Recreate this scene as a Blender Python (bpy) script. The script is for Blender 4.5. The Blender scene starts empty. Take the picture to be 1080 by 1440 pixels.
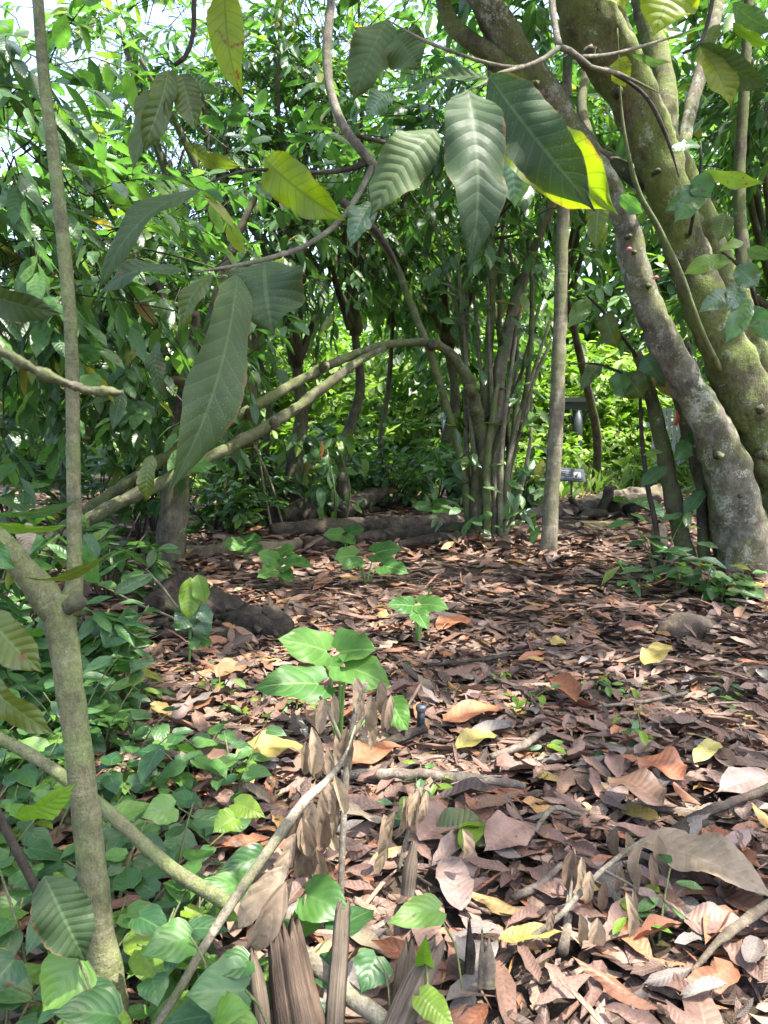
import bpy, math, random
import numpy as np
from mathutils import Vector, noise as mnoise

random.seed(7)
rng = np.random.default_rng(11)
C = bpy.context.scene.collection
scene = bpy.context.scene

# ---------------------------------------------------------------- camera
FOC, PITCH, CAM = 1082.0, math.radians(6.85), np.array([0.0, 0.0, 1.4])
cd = bpy.data.cameras.new('camera')
cd.sensor_fit = 'VERTICAL'; cd.sensor_height = 34.6; cd.lens = 26.0
cd.clip_start = 0.05; cd.clip_end = 600
cam = bpy.data.objects.new('camera', cd); C.objects.link(cam)
cam.location = CAM; cam.rotation_euler = (math.pi / 2 - PITCH, 0, 0)
scene.camera = cam
cd.dof.use_dof = True; cd.dof.focus_distance = 3.6; cd.dof.aperture_fstop = 9.0
FW = np.array([0, math.cos(PITCH), -math.sin(PITCH)])
UP = np.array([0, math.sin(PITCH), math.cos(PITCH)])
RT = np.array([1.0, 0, 0])

# ---------------------------------------------------------------- light
SUN = np.array([0.33, -0.12, 0.93]); SUN /= np.linalg.norm(SUN)
EL = math.asin(SUN[2]); AZ = math.atan2(SUN[0], SUN[1])
w = bpy.data.worlds.new('World'); scene.world = w; w.use_nodes = True
wn = w.node_tree; wn.nodes.clear()
sky = wn.nodes.new('ShaderNodeTexSky'); sky.sky_type = 'NISHITA'; sky.sun_disc = False
sky.sun_elevation = EL; sky.sun_rotation = AZ; sky.dust_density = 4.0; sky.air_density = 1.0
bg = wn.nodes.new('ShaderNodeBackground'); bg.inputs['Strength'].default_value = 0.15
wo = wn.nodes.new('ShaderNodeOutputWorld')
wn.links.new(sky.outputs[0], bg.inputs[0]); wn.links.new(bg.outputs[0], wo.inputs[0])
sl = bpy.data.lights.new('sun', 'SUN'); sl.energy = 3.0; sl.angle = math.radians(0.6); sl.color = (1, 0.955, 0.88)
so = bpy.data.objects.new('sun', sl); C.objects.link(so)
so.rotation_euler = Vector((-SUN).tolist()).to_track_quat('-Z', 'Y').to_euler()
so.location = (SUN * 40).tolist()
vs = scene.view_settings
scene.display_settings.display_device = 'sRGB'
vs.view_transform = 'Standard'; vs.look = 'None'; vs.exposure = 2.6; vs.gamma = 1.0; vs.use_curve_mapping = False
cy = scene.cycles
cy.max_bounces = 8; cy.diffuse_bounces = 4; cy.glossy_bounces = 2; cy.transmission_bounces = 5
cy.transparent_max_bounces = 4; cy.caustics_reflective = False; cy.caustics_refractive = False
cy.sample_clamp_indirect = 6; cy.use_denoising = True

# ---------------------------------------------------------------- coordinates
def gh(x, y):
    """height of the ground"""
    return (0.030 * np.sin(1.25 * x + .4) * np.cos(1.05 * y) + 0.018 * np.sin(2.7 * x - 1.1 * y + 1.3) + 0.010 * np.sin(5.3 * y + 3.1 * x)
            + 0.16 * np.exp(-((x - 3.1) ** 2 + (y - 6.5) ** 2) / 1.1) + 0.12 * np.exp(-((x - 1.25) ** 2 + (y - 8.7) ** 2) / .6))
def P(x, y, d):
    """the point seen at photo pixel x, y at depth d along the view axis"""
    return CAM + d * (FW + (x - 540) / FOC * RT + (720 - y) / FOC * UP)
def G(x, y):
    """the ground point seen at photo pixel x, y"""
    dr = FW + (x - 540) / FOC * RT + (720 - y) / FOC * UP
    z = 0.0
    for _ in range(6):
        t = (CAM[2] - z) / -dr[2]; p = CAM + t * dr; z = float(gh(p[0], p[1]))
    return np.array([p[0], p[1], z])
def DZ(y, z):
    """depth at which photo row y shows height z"""
    return (CAM[2] - z) / -(FW[2] + (720 - y) / FOC * UP[2])
def proj(p):
    """photo pixel of world points (N,3) and their depth"""
    q = np.asarray(p) - CAM; d = q @ FW
    return 540 + FOC * (q @ RT) / d, 720 - FOC * (q @ UP) / d, d
def nrm(a):
    return a / np.maximum(np.linalg.norm(a, axis=-1, keepdims=True), 1e-9)

# ---------------------------------------------------------------- objects
def thing(name, label, cat, loc=(0, 0, 0), group=None):
    o = bpy.data.objects.new(name, None); C.objects.link(o)
    o.location = [float(v) for v in loc]; o.empty_display_size = .1
    o['label'] = label; o['category'] = cat
    if group: o['group'] = group
    return o
def tag(o, label, cat, group=None):
    o['label'] = label; o['category'] = cat
    if group: o['group'] = group
    return o

class MB:
    """collects quads with uv and a random value per vertex; build() links them as one mesh object"""
    def __init__(s): s.V = []; s.F = []; s.U = []; s.R = []; s.n = 0
    def add(s, V, F, U=None, R=None):
        V = np.asarray(V, float); n = len(V)
        s.V.append(V); s.F.append(np.asarray(F, np.int64) + s.n)
        s.U.append(np.zeros((n, 2)) if U is None else np.asarray(U, float))
        s.R.append(np.zeros(n) if R is None else np.broadcast_to(np.asarray(R, float), (n,)))
        s.n += n; return s
    def leaves(s, tpl, pos, rot, scale, rnd):
        TV, TF, TU = tpl; N = len(pos); k = len(TV)
        if N == 0: return s
        sc = np.asarray(scale, float); sc = sc[:, None, None] if sc.ndim == 1 else sc[:, None, :]
        V = np.einsum('nij,nvj->nvi', rot, TV[None] * sc) + np.asarray(pos)[:, None, :]
        F = (TF[None] + (np.arange(N) * k)[:, None, None]).reshape(-1, 4)
        return s.add(V.reshape(-1, 3), F, np.tile(TU, (N, 1)), np.repeat(rnd, k))
    def mesh(s, name, origin=(0, 0, 0), mat=None, smooth=True):
        V = np.concatenate(s.V) - np.asarray(origin, float); F = np.concatenate(s.F); U = np.concatenate(s.U); R = np.concatenate(s.R)
        me = bpy.data.meshes.new(name)
        me.vertices.add(len(V)); me.vertices.foreach_set('co', V.astype(np.float32).ravel())
        me.loops.add(F.size); me.loops.foreach_set('vertex_index', F.astype(np.int32).ravel())
        me.polygons.add(len(F)); me.polygons.foreach_set('loop_start', np.arange(0, F.size, 4, dtype=np.int32))
        uv = me.uv_layers.new(name='uv'); uv.data.foreach_set('uv', U[F.ravel()].astype(np.float32).ravel())
        at = me.attributes.new('rnd', 'FLOAT', 'POINT'); at.data.foreach_set('value', R.astype(np.float32))
        if smooth: me.polygons.foreach_set('use_smooth', np.ones(len(F), bool))
        me.update(calc_edges=True); me.validate()
        if mat: me.materials.append(mat)
        return me
    def build(s, name, mat, parent=None, stuff=False, smooth=True):
        if parent is None:
            org = np.concatenate(s.V).mean(0); org[2] = np.concatenate(s.V)[:, 2].min()
        else:
            org = worldloc(parent)
        o = link(name, s.mesh(name, org, mat, smooth), parent)
        if parent is None: o.location = org.tolist()
        if stuff: o['kind'] = 'stuff'
        return o
def link(name, me, parent=None):
    o = bpy.data.objects.new(name, me); C.objects.link(o)
    if parent: o.parent = parent
    return o
def worldloc(o):
    p = np.zeros(3)
    while o: p += np.array(o.location); o = o.parent
    return p

# ---------------------------------------------------------------- shapes
def spline(pts, n):
    """Catmull-Rom through rows of pts (any columns), n samples by length"""
    p = np.asarray(pts, float)
    if len(p) == 2: return p[0] + (p[1] - p[0]) * np.linspace(0, 1, n)[:, None]
    q = np.vstack([2 * p[0] - p[1], p, 2 * p[-1] - p[-2]]); out = []
    m = max(2, int(6 * n / (len(p) - 1)))
    for i in range(1, len(q) - 2):
        t = np.linspace(0, 1, m, endpoint=False)[:, None]; a, b, c, d = q[i - 1], q[i], q[i + 1], q[i + 2]
        out.append(.5 * (2 * b + (c - a) * t + (2 * a - 5 * b + 4 * c - d) * t ** 2 + (3 * b - a - 3 * c + d) * t ** 3))
    o = np.vstack(out + [p[-1:]])
    s = np.concatenate([[0], np.cumsum(np.linalg.norm(np.diff(o[:, :3], axis=0), axis=1))])
    ss = np.linspace(0, s[-1], n)
    return np.stack([np.interp(ss, s, o[:, k]) for k in range(o.shape[1])], 1)

def tube(mb, pts, rad, nseg=8, step=None, lump=0.0, freq=6.0, caps=True, rnd=0.0, n=None, ridge=0.0, flat=1.0, wob=0.0):
    pts = np.asarray(pts, float); rad = np.broadcast_to(np.asarray(rad, float), (len(pts),))
    A = np.column_stack([pts, rad])
    L = np.linalg.norm(np.diff(pts, axis=0), axis=1).sum()
    n = n or max(3, int(L / (step or .08)) + 1)
    S = spline(A, n); p, r = S[:, :3], np.maximum(S[:, 3], .0006)
    if wob:
        s0 = random.random() * 50
        for i in range(1, n - 1):
            v = mnoise.noise_vector(Vector((i * .35 + s0, s0, 0)))
            p[i] += np.array(v) * wob
    t = nrm(np.gradient(p, axis=0))
    x = np.zeros_like(p); a = np.cross(t[0], [0, 0, 1.]) if abs(t[0][2]) < .9 else np.cross(t[0], [0, 1., 0])
    x[0] = a / np.linalg.norm(a)
    for i in range(1, n):
        v = x[i - 1] - t[i] * (x[i - 1] @ t[i]); x[i] = v / max(np.linalg.norm(v), 1e-9)
    y = np.cross(t, x)
    th = np.arange(nseg) / nseg * 2 * np.pi
    R = np.repeat(r[:, None], nseg, 1)
    if ridge:
        ph = random.random() * 6
        R = R * (1 + ridge * np.sin(th * 3 + ph) + ridge * .7 * np.sin(th * 5 + ph * 2 + np.linspace(0, 2, n)[:, None]))
    dirs = np.cos(th)[None, :, None] * x[:, None, :] + np.sin(th)[None, :, None] * y[:, None, :] * flat
    if lump:
        V0 = p[:, None, :] + dirs * R[:, :, None]
        nz = np.array([mnoise.noise(Vector(v)) + .5 * mnoise.noise(Vector(v * 2.3)) for v in (V0.reshape(-1, 3) * freq)]).reshape(n, nseg)
        R = R * (1 + lump * nz)
    V = p[:, None, :] + dirs * R[:, :, None]
    s = np.concatenate([[0], np.cumsum(np.linalg.norm(np.diff(p, axis=0), axis=1))])
    U = np.stack(np.broadcast_arrays((np.abs(np.arange(nseg) / nseg - .5) * 2)[None, :], s[:, None]), -1)
    if caps:
        V = np.concatenate([p[:1, None, :] + dirs[:1] * R[:1, :, None] * .02, V, p[-1:, None, :] + dirs[-1:] * R[-1:, :, None] * .02]); U = np.concatenate([U[:1], U, U[-1:]])
    m = len(V); i = np.arange(m - 1)[:, None] * nseg; j = np.arange(nseg)[None]; k = (j + 1) % nseg
    F = np.stack([i + j, i + k, i + nseg + k, i + nseg + j], -1).reshape(-1, 4)
    mb.add(V.reshape(-1, 3), F, U.reshape(-1, 2), rnd)
    return p, r
def px_tube(mb, rows, **k):
    """rows of (photo x, photo y, depth, width in photo px)"""
    pts = np.array([P(a, b, d) for a, b, d, _ in rows]); rad = np.array([wd * d / FOC / 2 for _, _, d, wd in rows])
    tube(mb, pts, rad, **k); return pts, rad
def box(mb, c, s, ax=None, rnd=0):
    c = np.asarray(c, float); h = np.asarray(s, float) / 2
    ax = np.eye(3) if ax is None else ax
    k = np.array([[-1, -1, -1], [1, -1, -1], [1, 1, -1], [-1, 1, -1], [-1, -1, 1], [1, -1, 1], [1, 1, 1], [-1, 1, 1]]) * h
    V = k @ ax + c
    F = [[0, 3, 2, 1], [4, 5, 6, 7], [0, 1, 5, 4], [1, 2, 6, 5], [2, 3, 7, 6], [3, 0, 4, 7]]
    # separate corners so that each face has its own uv
    VV = V[np.array(F).ravel()]; FF = np.arange(24).reshape(6, 4)
    mb.add(VV, FF, np.tile([[0, 0], [1, 0], [1, 1], [0, 1]], (6, 1)), rnd)

PROFILE = {
    'cacao': ([0, .03, .10, .24, .44, .62, .76, .86, .92, .96, 1], [.04, .22, .58, .90, 1, .96, .76, .44, .20, .08, .01], .185, 0),
    'oval':  ([0, .05, .15, .30, .50, .68, .82, .92, 1], [.05, .3, .65, .93, 1, .88, .58, .25, .01], .21, 0),
    'heart': ([0, .04, .14, .30, .45, .60, .75, .88, .95, 1], [.30, .72, .96, 1, .94, .78, .53, .25, .10, .01], .34, .10),
    'arrow': ([0, .05, .15, .30, .45, .60, .75, .88, .95, 1], [.35, .72, .95, 1, .92, .78, .57, .31, .15, .01], .42, .30),
    'lance': ([0, .06, .2, .4, .6, .8, .93, 1], [.08, .45, .85, 1, .98, .78, .40, .02], .125, 0),
}
def leaf(kind, nl, nw, arch=.0, fold=.0, curl=.0, corr=.0, wave=.0, nv=9, tipdrop=0., seed=0, twist=0., bulge=0., aspect=1., slope=1.3, bend=0.):
    tx, wx, wmax, lobe = PROFILE[kind]
    r = np.random.default_rng(seed)
    t = np.linspace(0, 1, nl + 1) ** .93; u = np.linspace(-1, 1, nw + 1)
    w_ = np.interp(t, tx, wx) * wmax * aspect
    T, UU = np.meshgrid(t, u, indexing='ij'); W = w_[:, None] * np.ones_like(UU)
    au = np.abs(UU)
    X = UU * W; Y = T - lobe * au ** 1.3 * (1 - T) ** 3 + .02 * np.sin(au * 3) * T
    Z = arch * -(T ** 2) + bulge * 4 * (T - T * T) - tipdrop * np.clip(T - .75, 0, 1) ** 2 * 8
    Z = Z + fold * au * W + curl * (au ** 2) * W
    if corr:
        ph = T * nv - au ** 1.25 * slope
        Z = Z + corr * np.abs(np.sin(np.pi * ph)) * np.clip(au * 3, 0, 1) * np.sqrt(np.clip(W / wmax, 0, 1))
    if nl >= 14:      # the margin swells between the veins and is a little uneven
        eg = np.abs(np.sin(np.pi * (T * nv - slope)))
        X = X * (1 + (.035 * eg - .018 + .03 * np.sin(T * 23 + r.random() * 6 + (UU > 0) * 2)) * au ** 3)
    if wave:
        p1, p2 = r.random(2) * 6
        Z = Z + wave * au ** 2 * np.sin(T * (9 + 4 * r.random()) + np.where(UU > 0, p1, p2)) * (W / wmax)
        X = X * (1 + wave * .5 * np.sin(T * 9 + p2))
    X = X + bend * T ** 2 * (1.2 - T)
    if twist:
        a = twist * T; X, Z = X * np.cos(a) - Z * np.sin(a), X * np.sin(a) + Z * np.cos(a)
    V = np.stack([X, Y, Z], -1).reshape(-1, 3)
    i = np.arange(nl)[:, None] * (nw + 1); j = np.arange(nw)[None]
    F = np.stack([i + j, i + j + 1, i + nw + 2 + j, i + nw + 1 + j], -1).reshape(-1, 4)
    U = np.stack([UU * .5 + .5, T], -1).reshape(-1, 2)
    return V, F, U
def frame(d, n):
    """rotations (N,3,3): leaf axis along d, face towards n"""
    d = nrm(np.asarray(d, float)); n = np.asarray(n, float); n = nrm(n - d * (n * d).sum(-1, keepdims=True)); x = np.cross(d, n)
    return np.stack([x, d, n], -1)

# ---------------------------------------------------------------- materials
class NB:
    def __init__(s, name):
        s.m = bpy.data.materials.new(name); s.m.use_nodes = True; s.t = s.m.node_tree; s.t.nodes.clear()
        s.out = s.t.nodes.new('ShaderNodeOutputMaterial')
    def n(s, typ, ins=None, out=0, **props):
        k = s.t.nodes.new(typ)
        for a, b in props.items(): setattr(k, a, b)
        for a, b in (ins or {}).items():
            sk = k.inputs[a]
            if hasattr(b, 'is_output'): s.t.links.new(b, sk)
            else: sk.default_value = (tuple(b) + (1,) if hasattr(b, '__len__') and len(b) == 3 and sk.type == 'RGBA' else b)
        return k.outputs[out]
    def math(s, op, a, b=0.0, c=0.0, clamp=False):
        return s.n('ShaderNodeMath', {0: a, 1: b, 2: c}, operation=op, use_clamp=clamp)
    def ramp(s, f, stops, interp='LINEAR'):
        k = s.t.nodes.new('ShaderNodeValToRGB'); k.color_ramp.interpolation = interp; e = k.color_ramp.elements
        while len(e) < len(stops): e.new(.5)
        for q, (p, c) in zip(e, stops): q.position = p; q.color = tuple(c) + (1,) if hasattr(c, '__len__') else (c, c, c, 1)
        s.t.links.new(f, k.inputs[0]); return k.outputs[0]
    def mix(s, f, a, b, mode='MIX'):
        k = s.t.nodes.new('ShaderNodeMix'); k.data_type = 'RGBA'; k.blend_type = mode
        for sk, v in ((k.inputs[0], f), (k.inputs[6], a), (k.inputs[7], b)):
            if hasattr(v, 'is_output'): s.t.links.new(v, sk)
            else: sk.default_value = v if not hasattr(v, '__len__') else tuple(v) + (1,)
        return k.outputs[2]
    def noise(s, vec, scale, detail=3, rough=.55, dist=0.):
        return s.n('ShaderNodeTexNoise', {'Vector': vec, 'Scale': scale, 'Detail': detail, 'Roughness': rough, 'Distortion': dist})
    def obj(s): return s.n('ShaderNodeTexCoord', out=3)
    def uv(s): return s.n('ShaderNodeTexCoord', out=2)
    def rnd(s):
        a = s.n('ShaderNodeAttribute', attribute_name='rnd', out=2); b = s.n('ShaderNodeObjectInfo', out=5)
        return s.math('FRACT', s.math('ADD', a, b))
    def smooth(s, x, a, b):
        return s.n('ShaderNodeMapRange', {0: x, 1: a, 2: b, 3: 0., 4: 1.}, interpolation_type='SMOOTHSTEP')
    def bsdf(s, col, rough=.6, spec=.4, bump=None, bstr=.3, bdist=.01, **k):
        ins = {'Base Color': col, 'Roughness': rough, 'Specular IOR Level': spec}; ins.update(k)
        if bump is not None: ins['Normal'] = s.n('ShaderNodeBump', {'Strength': bstr, 'Distance': bdist, 'Height': bump})
        return s.n('ShaderNodeBsdfPrincipled', ins)
    def done(s, sh): s.t.links.new(sh, s.out.inputs[0]); return s.m

def veins(b, nv, slope):
    sep = b.t.nodes.new('ShaderNodeSeparateXYZ'); b.t.links.new(b.uv(), sep.inputs[0]); x, y = sep.outputs[0], sep.outputs[1]
    a = b.math('MULTIPLY', b.math('ABSOLUTE', b.math('SUBTRACT', x, .5)), 2.0)
    ph = b.math('SUBTRACT', b.math('MULTIPLY', y, nv), b.math('MULTIPLY', b.math('POWER', a, 1.25), slope))
    tri = b.math('MULTIPLY', b.math('PINGPONG', ph, .5), 2.0)
    lat = b.math('SUBTRACT', 1.0, b.smooth(tri, .03, .16))
    mid = b.math('SUBTRACT', 1.0, b.smooth(a, .03, .075))
    return a, y, tri, lat, mid
def leaf_mat(name, stops, vein=(.16, .26, .09), vamt=.5, rough=.38, trans=.34, tcol=(1.25, 1.55, .55), nv=10, slope=1.3, bump=.35, spots=None, spec=.5, speck=0.):
    b = NB(name); a, y, tri, lat, mid = veins(b, nv, slope)
    r = b.rnd(); o = b.obj()
    col = b.ramp(r, stops)
    nz = b.noise(o, 9., 3)
    col = b.mix(1., col, b.ramp(nz, [(.25, .72), (.75, 1.22)]), 'MULTIPLY')
    m = b.math('MULTIPLY', b.math('MAXIMUM', b.math('MULTIPLY', lat, .55), mid), vamt)
    col = b.mix(m, col, vein)
    if spots is not None:      # brown necrotic patches, a few leaves only
        n2 = b.noise(o, 22., 4, .65)
        sp = b.math('MULTIPLY', b.smooth(n2, .60, .66), b.smooth(b.math('ADD', y, b.math('MULTIPLY', n2, .8)), .75, 1.15))
        sp = b.math('MULTIPLY', sp, b.smooth(b.math('FRACT', b.math('MULTIPLY', r, 7.3)), .45, .6))
        col = b.mix(sp, col, spots)
    edge = b.math('MULTIPLY', b.smooth(b.math('ADD', a, b.math('MULTIPLY', b.noise(o, 26., 4, .7), .5)), 1.16, 1.27), b.smooth(b.noise(o, 5., 2), .46, .56))
    col = b.mix(b.math('MULTIPLY', edge, .8), col, (.14, .085, .035))
    if speck:
        n3 = b.noise(o, 380., 3, .7)
        col = b.mix(b.math('MULTIPLY', b.math('MULTIPLY', b.smooth(n3, .56, .70), b.smooth(b.noise(o, 14., 3), .42, .62)), speck), col, (.24, .28, .20))
    h = b.math('ADD', b.math('POWER', tri, .6), b.math('MULTIPLY', b.noise(o, 160., 2), .25))
    rr = b.math('ADD', rough, b.math('MULTIPLY', b.math('SUBTRACT', nz, .5), .35))
    p = b.bsdf(col, rr, spec, h, bump, .004)
    tc = b.mix(1., col, tcol, 'MULTIPLY')
    tc = b.mix(b.math('MULTIPLY', b.math('MAXIMUM', lat, mid), .35), tc, (.05, .09, .01))
    tr = b.n('ShaderNodeBsdfTranslucent', {'Color': tc})
    return b.done(b.n('ShaderNodeMixShader', {0: trans, 1: p, 2: tr}))
def dry_mat(name, stops, vamt=.22, rough=.55, nv=11, vein=(.36, .27, .20), trans=.07, interp='LINEAR'):
    b = NB(name); a, y, tri, lat, mid = veins(b, nv, 1.2)
    r = b.rnd(); o = b.obj()
    col = b.ramp(r, stops, interp)
    nz = b.noise(o, 24., 4, .65)
    col = b.mix(1., col, b.ramp(nz, [(.25, .55), (.5, 1.0), (.8, 1.25)]), 'MULTIPLY')
    col = b.mix(b.math('MULTIPLY', b.smooth(b.noise(o, 55., 3), .58, .72), .5), col, (.05, .032, .024))
    col = b.mix(b.math('MULTIPLY', b.math('MAXIMUM', b.math('MULTIPLY', lat, .6), mid), vamt), col, vein)
    h = b.math('ADD', b.math('POWER', tri, .6), b.math('MULTIPLY', b.noise(o, 120., 3), .5))
    p = b.bsdf(col, b.math('ADD', rough - .12, b.math('MULTIPLY', nz, .25)), .35, h, .35, .004)
    tr = b.n('ShaderNodeBsdfTranslucent', {'Color': col})
    return b.done(b.n('ShaderNodeMixShader', {0: trans, 1: p, 2: tr}))
def bark_mat(name, base, dark, moss=None, moss_amt=.5, lichen=0., rings=0., scale=1., rough=.85, bstr=.6):
    b = NB(name); o = b.obj()
    n1 = b.noise(o, 5. * scale, 5, .65); n2 = b.noise(o, 26. * scale, 4, .7)
    st = b.n('ShaderNodeMapping', {'Vector': o, 'Scale': (38. * scale, 38. * scale, 9. * scale)}); n3 = b.noise(st, 1., 4, .7)
    col = b.mix(b.smooth(n1, .35, .68), dark, base)
    col = b.mix(1., col, b.ramp(n3, [(.25, .55), (.75, 1.3)]), 'MULTIPLY')
    if moss is not None:
        f = b.math('MULTIPLY', b.smooth(b.math('ADD', b.math('MULTIPLY', b.noise(o, 3.2 * scale, 4, .6), .8), b.math('MULTIPLY', n2, .3)), .62 - .38 * moss_amt, .80 - .28 * moss_amt), .88)
        col = b.mix(f, col, b.mix(n2, tuple(c * .55 for c in moss), tuple(min(1, c * 1.5) for c in moss)))
    if lichen:
        v = b.math('ADD', b.noise(o, 6.5 * scale, 5, .7, .3), b.math('MULTIPLY', b.math('SUBTRACT', b.noise(o, 55. * scale, 4, .7), .5), .55))
        f = b.math('MULTIPLY', b.smooth(v, .66 - .13 * lichen, .80 - .13 * lichen), .8)
        col = b.mix(f, col, b.mix(n3, (.20, .205, .165), (.42, .425, .37)))
    n4 = b.noise(o, 95. * scale, 3, .7)
    col = b.mix(1., col, b.ramp(n4, [(.3, .72), (.7, 1.25)]), 'MULTIPLY')
    col = b.mix(b.math('MULTIPLY', b.smooth(b.noise(o, 17. * scale, 4, .7), .60, .70), .6), col, dark)
    h = b.math('ADD', b.math('MULTIPLY', n2, .7), b.math('ADD', b.math('MULTIPLY', n3, .6), b.math('MULTIPLY', n4, .35)))
    if rings:
        uvv = b.n('ShaderNodeSeparateXYZ', {0: b.uv()}, out=1)
        rg = b.smooth(b.noise(b.n('ShaderNodeCombineXYZ', {0: b.math('MULTIPLY', uvv, 30.), 1: b.math('MULTIPLY', n1, 1.5)}), 1., 3), .5, .62)
        h = b.math('ADD', h, b.math('MULTIPLY', rg, rings * .4)); col = b.mix(b.math('MULTIPLY', rg, .12), col, (.30, .29, .20))
    return b.done(b.bsdf(col, rough, .25, h, bstr, .012))
def wood_mat(name, c1, c2, streak=60., rough=.8, moss=None):
    b = NB(name); u = b.uv(); s = b.n('ShaderNodeMapping', {'Vector': u, 'Scale': (streak * .25, 3., 1.)})
    n1 = b.noise(s, 1.6, 5, .7, .4); o = b.obj(); n2 = b.noise(o, 14., 4)
    col = b.mix(b.smooth(n1, .35, .66), c1, c2)
    col = b.mix(1., col, b.ramp(n2, [(.3, .6), (.75, 1.25)]), 'MULTIPLY')
    n5 = b.noise(b.n('ShaderNodeMapping', {'Vector': u, 'Scale': (streak * .6, 5., 1.)}), 1.3, 3, .6)
    col = b.mix(b.math('MULTIPLY', b.smooth(n5, .60, .68), .8), col, (.025, .018, .013))
    if moss is not None: col = b.mix(b.math('MULTIPLY', b.smooth(b.noise(o, 9., 5, .7), .55, .66), .55), col, moss)
    return b.done(b.bsdf(col, rough, .25, b.math('ADD', n1, b.math('MULTIPLY', n2, .4)), .8, .008))
def split_wood(mb, rows, nseg=15, rough=.16, rag=.05, seed=0, n=16):
    """a split, splintered piece of wood: uneven flat-sided section, ragged broken top"""
    rs = np.random.default_rng(seed); pts = np.array([P(a_, b_, d_) for a_, b_, d_, _ in rows]); rad = np.array([w_ * d_ / FOC / 2 for _, _, d_, w_ in rows])
    S = spline(np.column_stack([pts, rad]), n); p, r = S[:, :3], S[:, 3]; ax = nrm(p[-1] - p[0]); x = nrm(np.cross(ax, [.3, 1, .1])); y = np.cross(ax, x)
    th = np.sort((np.arange(nseg) + rs.uniform(-.3, .3, nseg)) / nseg * 2 * np.pi); k = rs.uniform(1 - rough, 1 + rough * .5, nseg) * (1 + .16 * np.sin(2 * th + rs.uniform(0, 6))); k[rs.random(nseg) < .15] *= .72; rag_ = rs.uniform(-1, 1, nseg) * rag
    V = []
    for i in range(n):
        f = i / (n - 1); kk = k * (1 + rs.normal(0, .02, nseg))
        V.append(p[i] + (np.cos(th)[:, None] * x + np.sin(th)[:, None] * y) * (r[i] * kk)[:, None] + ax * (rag_ * f ** 6)[:, None])
    top = V[-1]; V.append(p[-1] + (top - p[-1]) * .45 - ax * rag * .5 + ax * (rag_ * .6)[:, None]); V.append(np.repeat(p[-1:] - ax * rag * 1.2, nseg, 0) + (top - p[-1]) * .03)
    s = np.linspace(0, 1, len(V)) * np.linalg.norm(p[-1] - p[0]); U = np.stack(np.broadcast_arrays((np.abs(np.arange(nseg) / nseg - .5) * 2)[None], s[:, None]), -1)
    m_ = len(V); i = np.arange(m_ - 1)[:, None] * nseg; j = np.arange(nseg)[None]; q = (j + 1) % nseg
    mb.add(np.concatenate(V), np.stack([i + j, i + q, i + nseg + q, i + nseg + j], -1).reshape(-1, 4), U.reshape(-1, 2))
def plain_mat(name, col, rough=.5, spec=.4, metal=0., var=.25):
    b = NB(name); n = b.noise(b.obj(), 18., 4)
    c = b.mix(1., col, b.ramp(n, [(.2, 1 - var), (.8, 1 + var)]), 'MULTIPLY')
    return b.done(b.bsdf(c, rough, spec, n, .15, .003, Metallic=metal))

# ================================================================ materials in use
GREEN = [(0, (0.035, 0.083, 0.034)), (.3, (0.055, 0.128, 0.047)), (.6, (0.074, 0.164, 0.055)), (.85, (0.103, 0.210, 0.061)), (.95, (0.155, 0.243, 0.053)), (.985, (0.258, 0.243, 0.040)), (1, (0.289, 0.165, 0.053))]
M_cacao = leaf_mat('cacao_leaf', GREEN, spots=(.10, .055, .025), rough=.33, trans=.46, spec=.6)
M_mid = leaf_mat('cacao_leaf_lightened', [(0, (0.045, 0.101, 0.040)), (.4, (0.070, 0.155, 0.053)), (.75, (0.100, 0.202, 0.063)), (.93, (0.150, 0.256, 0.069)), (.985, (0.239, 0.256, 0.050)), (1, (0.280, 0.171, 0.063))], rough=.33, trans=.5, spec=.6)  # cacao leaf with brighter light on the back trees mixed into its colour
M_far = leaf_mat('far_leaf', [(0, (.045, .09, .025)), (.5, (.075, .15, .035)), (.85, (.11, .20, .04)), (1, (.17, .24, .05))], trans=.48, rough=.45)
M_sunny = leaf_mat('sunlight_tinted_leaf', [(0, (0.088, 0.172, 0.028)), (.5, (0.143, 0.253, 0.033)), (1, (0.242, 0.333, 0.055))], trans=.42, rough=.5, vamt=.2)  # greens raised towards yellow so the colour itself carries sunlight
M_dark = leaf_mat('dark_hanging_leaf', [(0, (.030, .055, .020)), (.5, (.044, .072, .024)), (1, (.062, .094, .030))], vein=(.085, .13, .055), vamt=.55, rough=.56, trans=.20, speck=.45, nv=12, bump=.35, spec=.22, spots=(.10, .06, .03))
M_lime = leaf_mat('lime_backlit_leaf', [(0, (.13, .20, .015)), (.5, (.16, .235, .012)), (1, (.22, .25, .015))], vein=(.08, .13, .02), vamt=.35, rough=.5, trans=.62, tcol=(1.9, 1.9, .5), spots=(.16, .06, .015), nv=10)  # light coming through from behind is also put into the yellow green colour
M_olive = leaf_mat('olive_leaf', [(0, (.06, .09, .015)), (1, (.10, .12, .02))], trans=.45, spots=(.14, .06, .02))
M_pale = leaf_mat('pale_glossy_leaf', [(0, (.06, .12, .05)), (1, (.09, .16, .07))], vein=(.20, .28, .13), rough=.28, trans=.35, spec=.7, speck=.5)
M_pepper = leaf_mat('ground_cover_leaf', spots=(.07, .045, .02), stops= [(0, (.022, .07, .020)), (.4, (.04, .11, .025)), (.75, (.065, .16, .028)), (1, (.13, .24, .03))], vein=(.10, .19, .055), rough=.42, bump=.2, trans=.33, nv=5, slope=2.6, spec=.55)
M_aroid = leaf_mat('aroid_leaf', [(0, (.045, .13, .028)), (1, (.09, .20, .04))], vein=(.18, .29, .09), rough=.42, trans=.42, nv=5, slope=2.2, vamt=.8, spec=.22)
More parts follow.
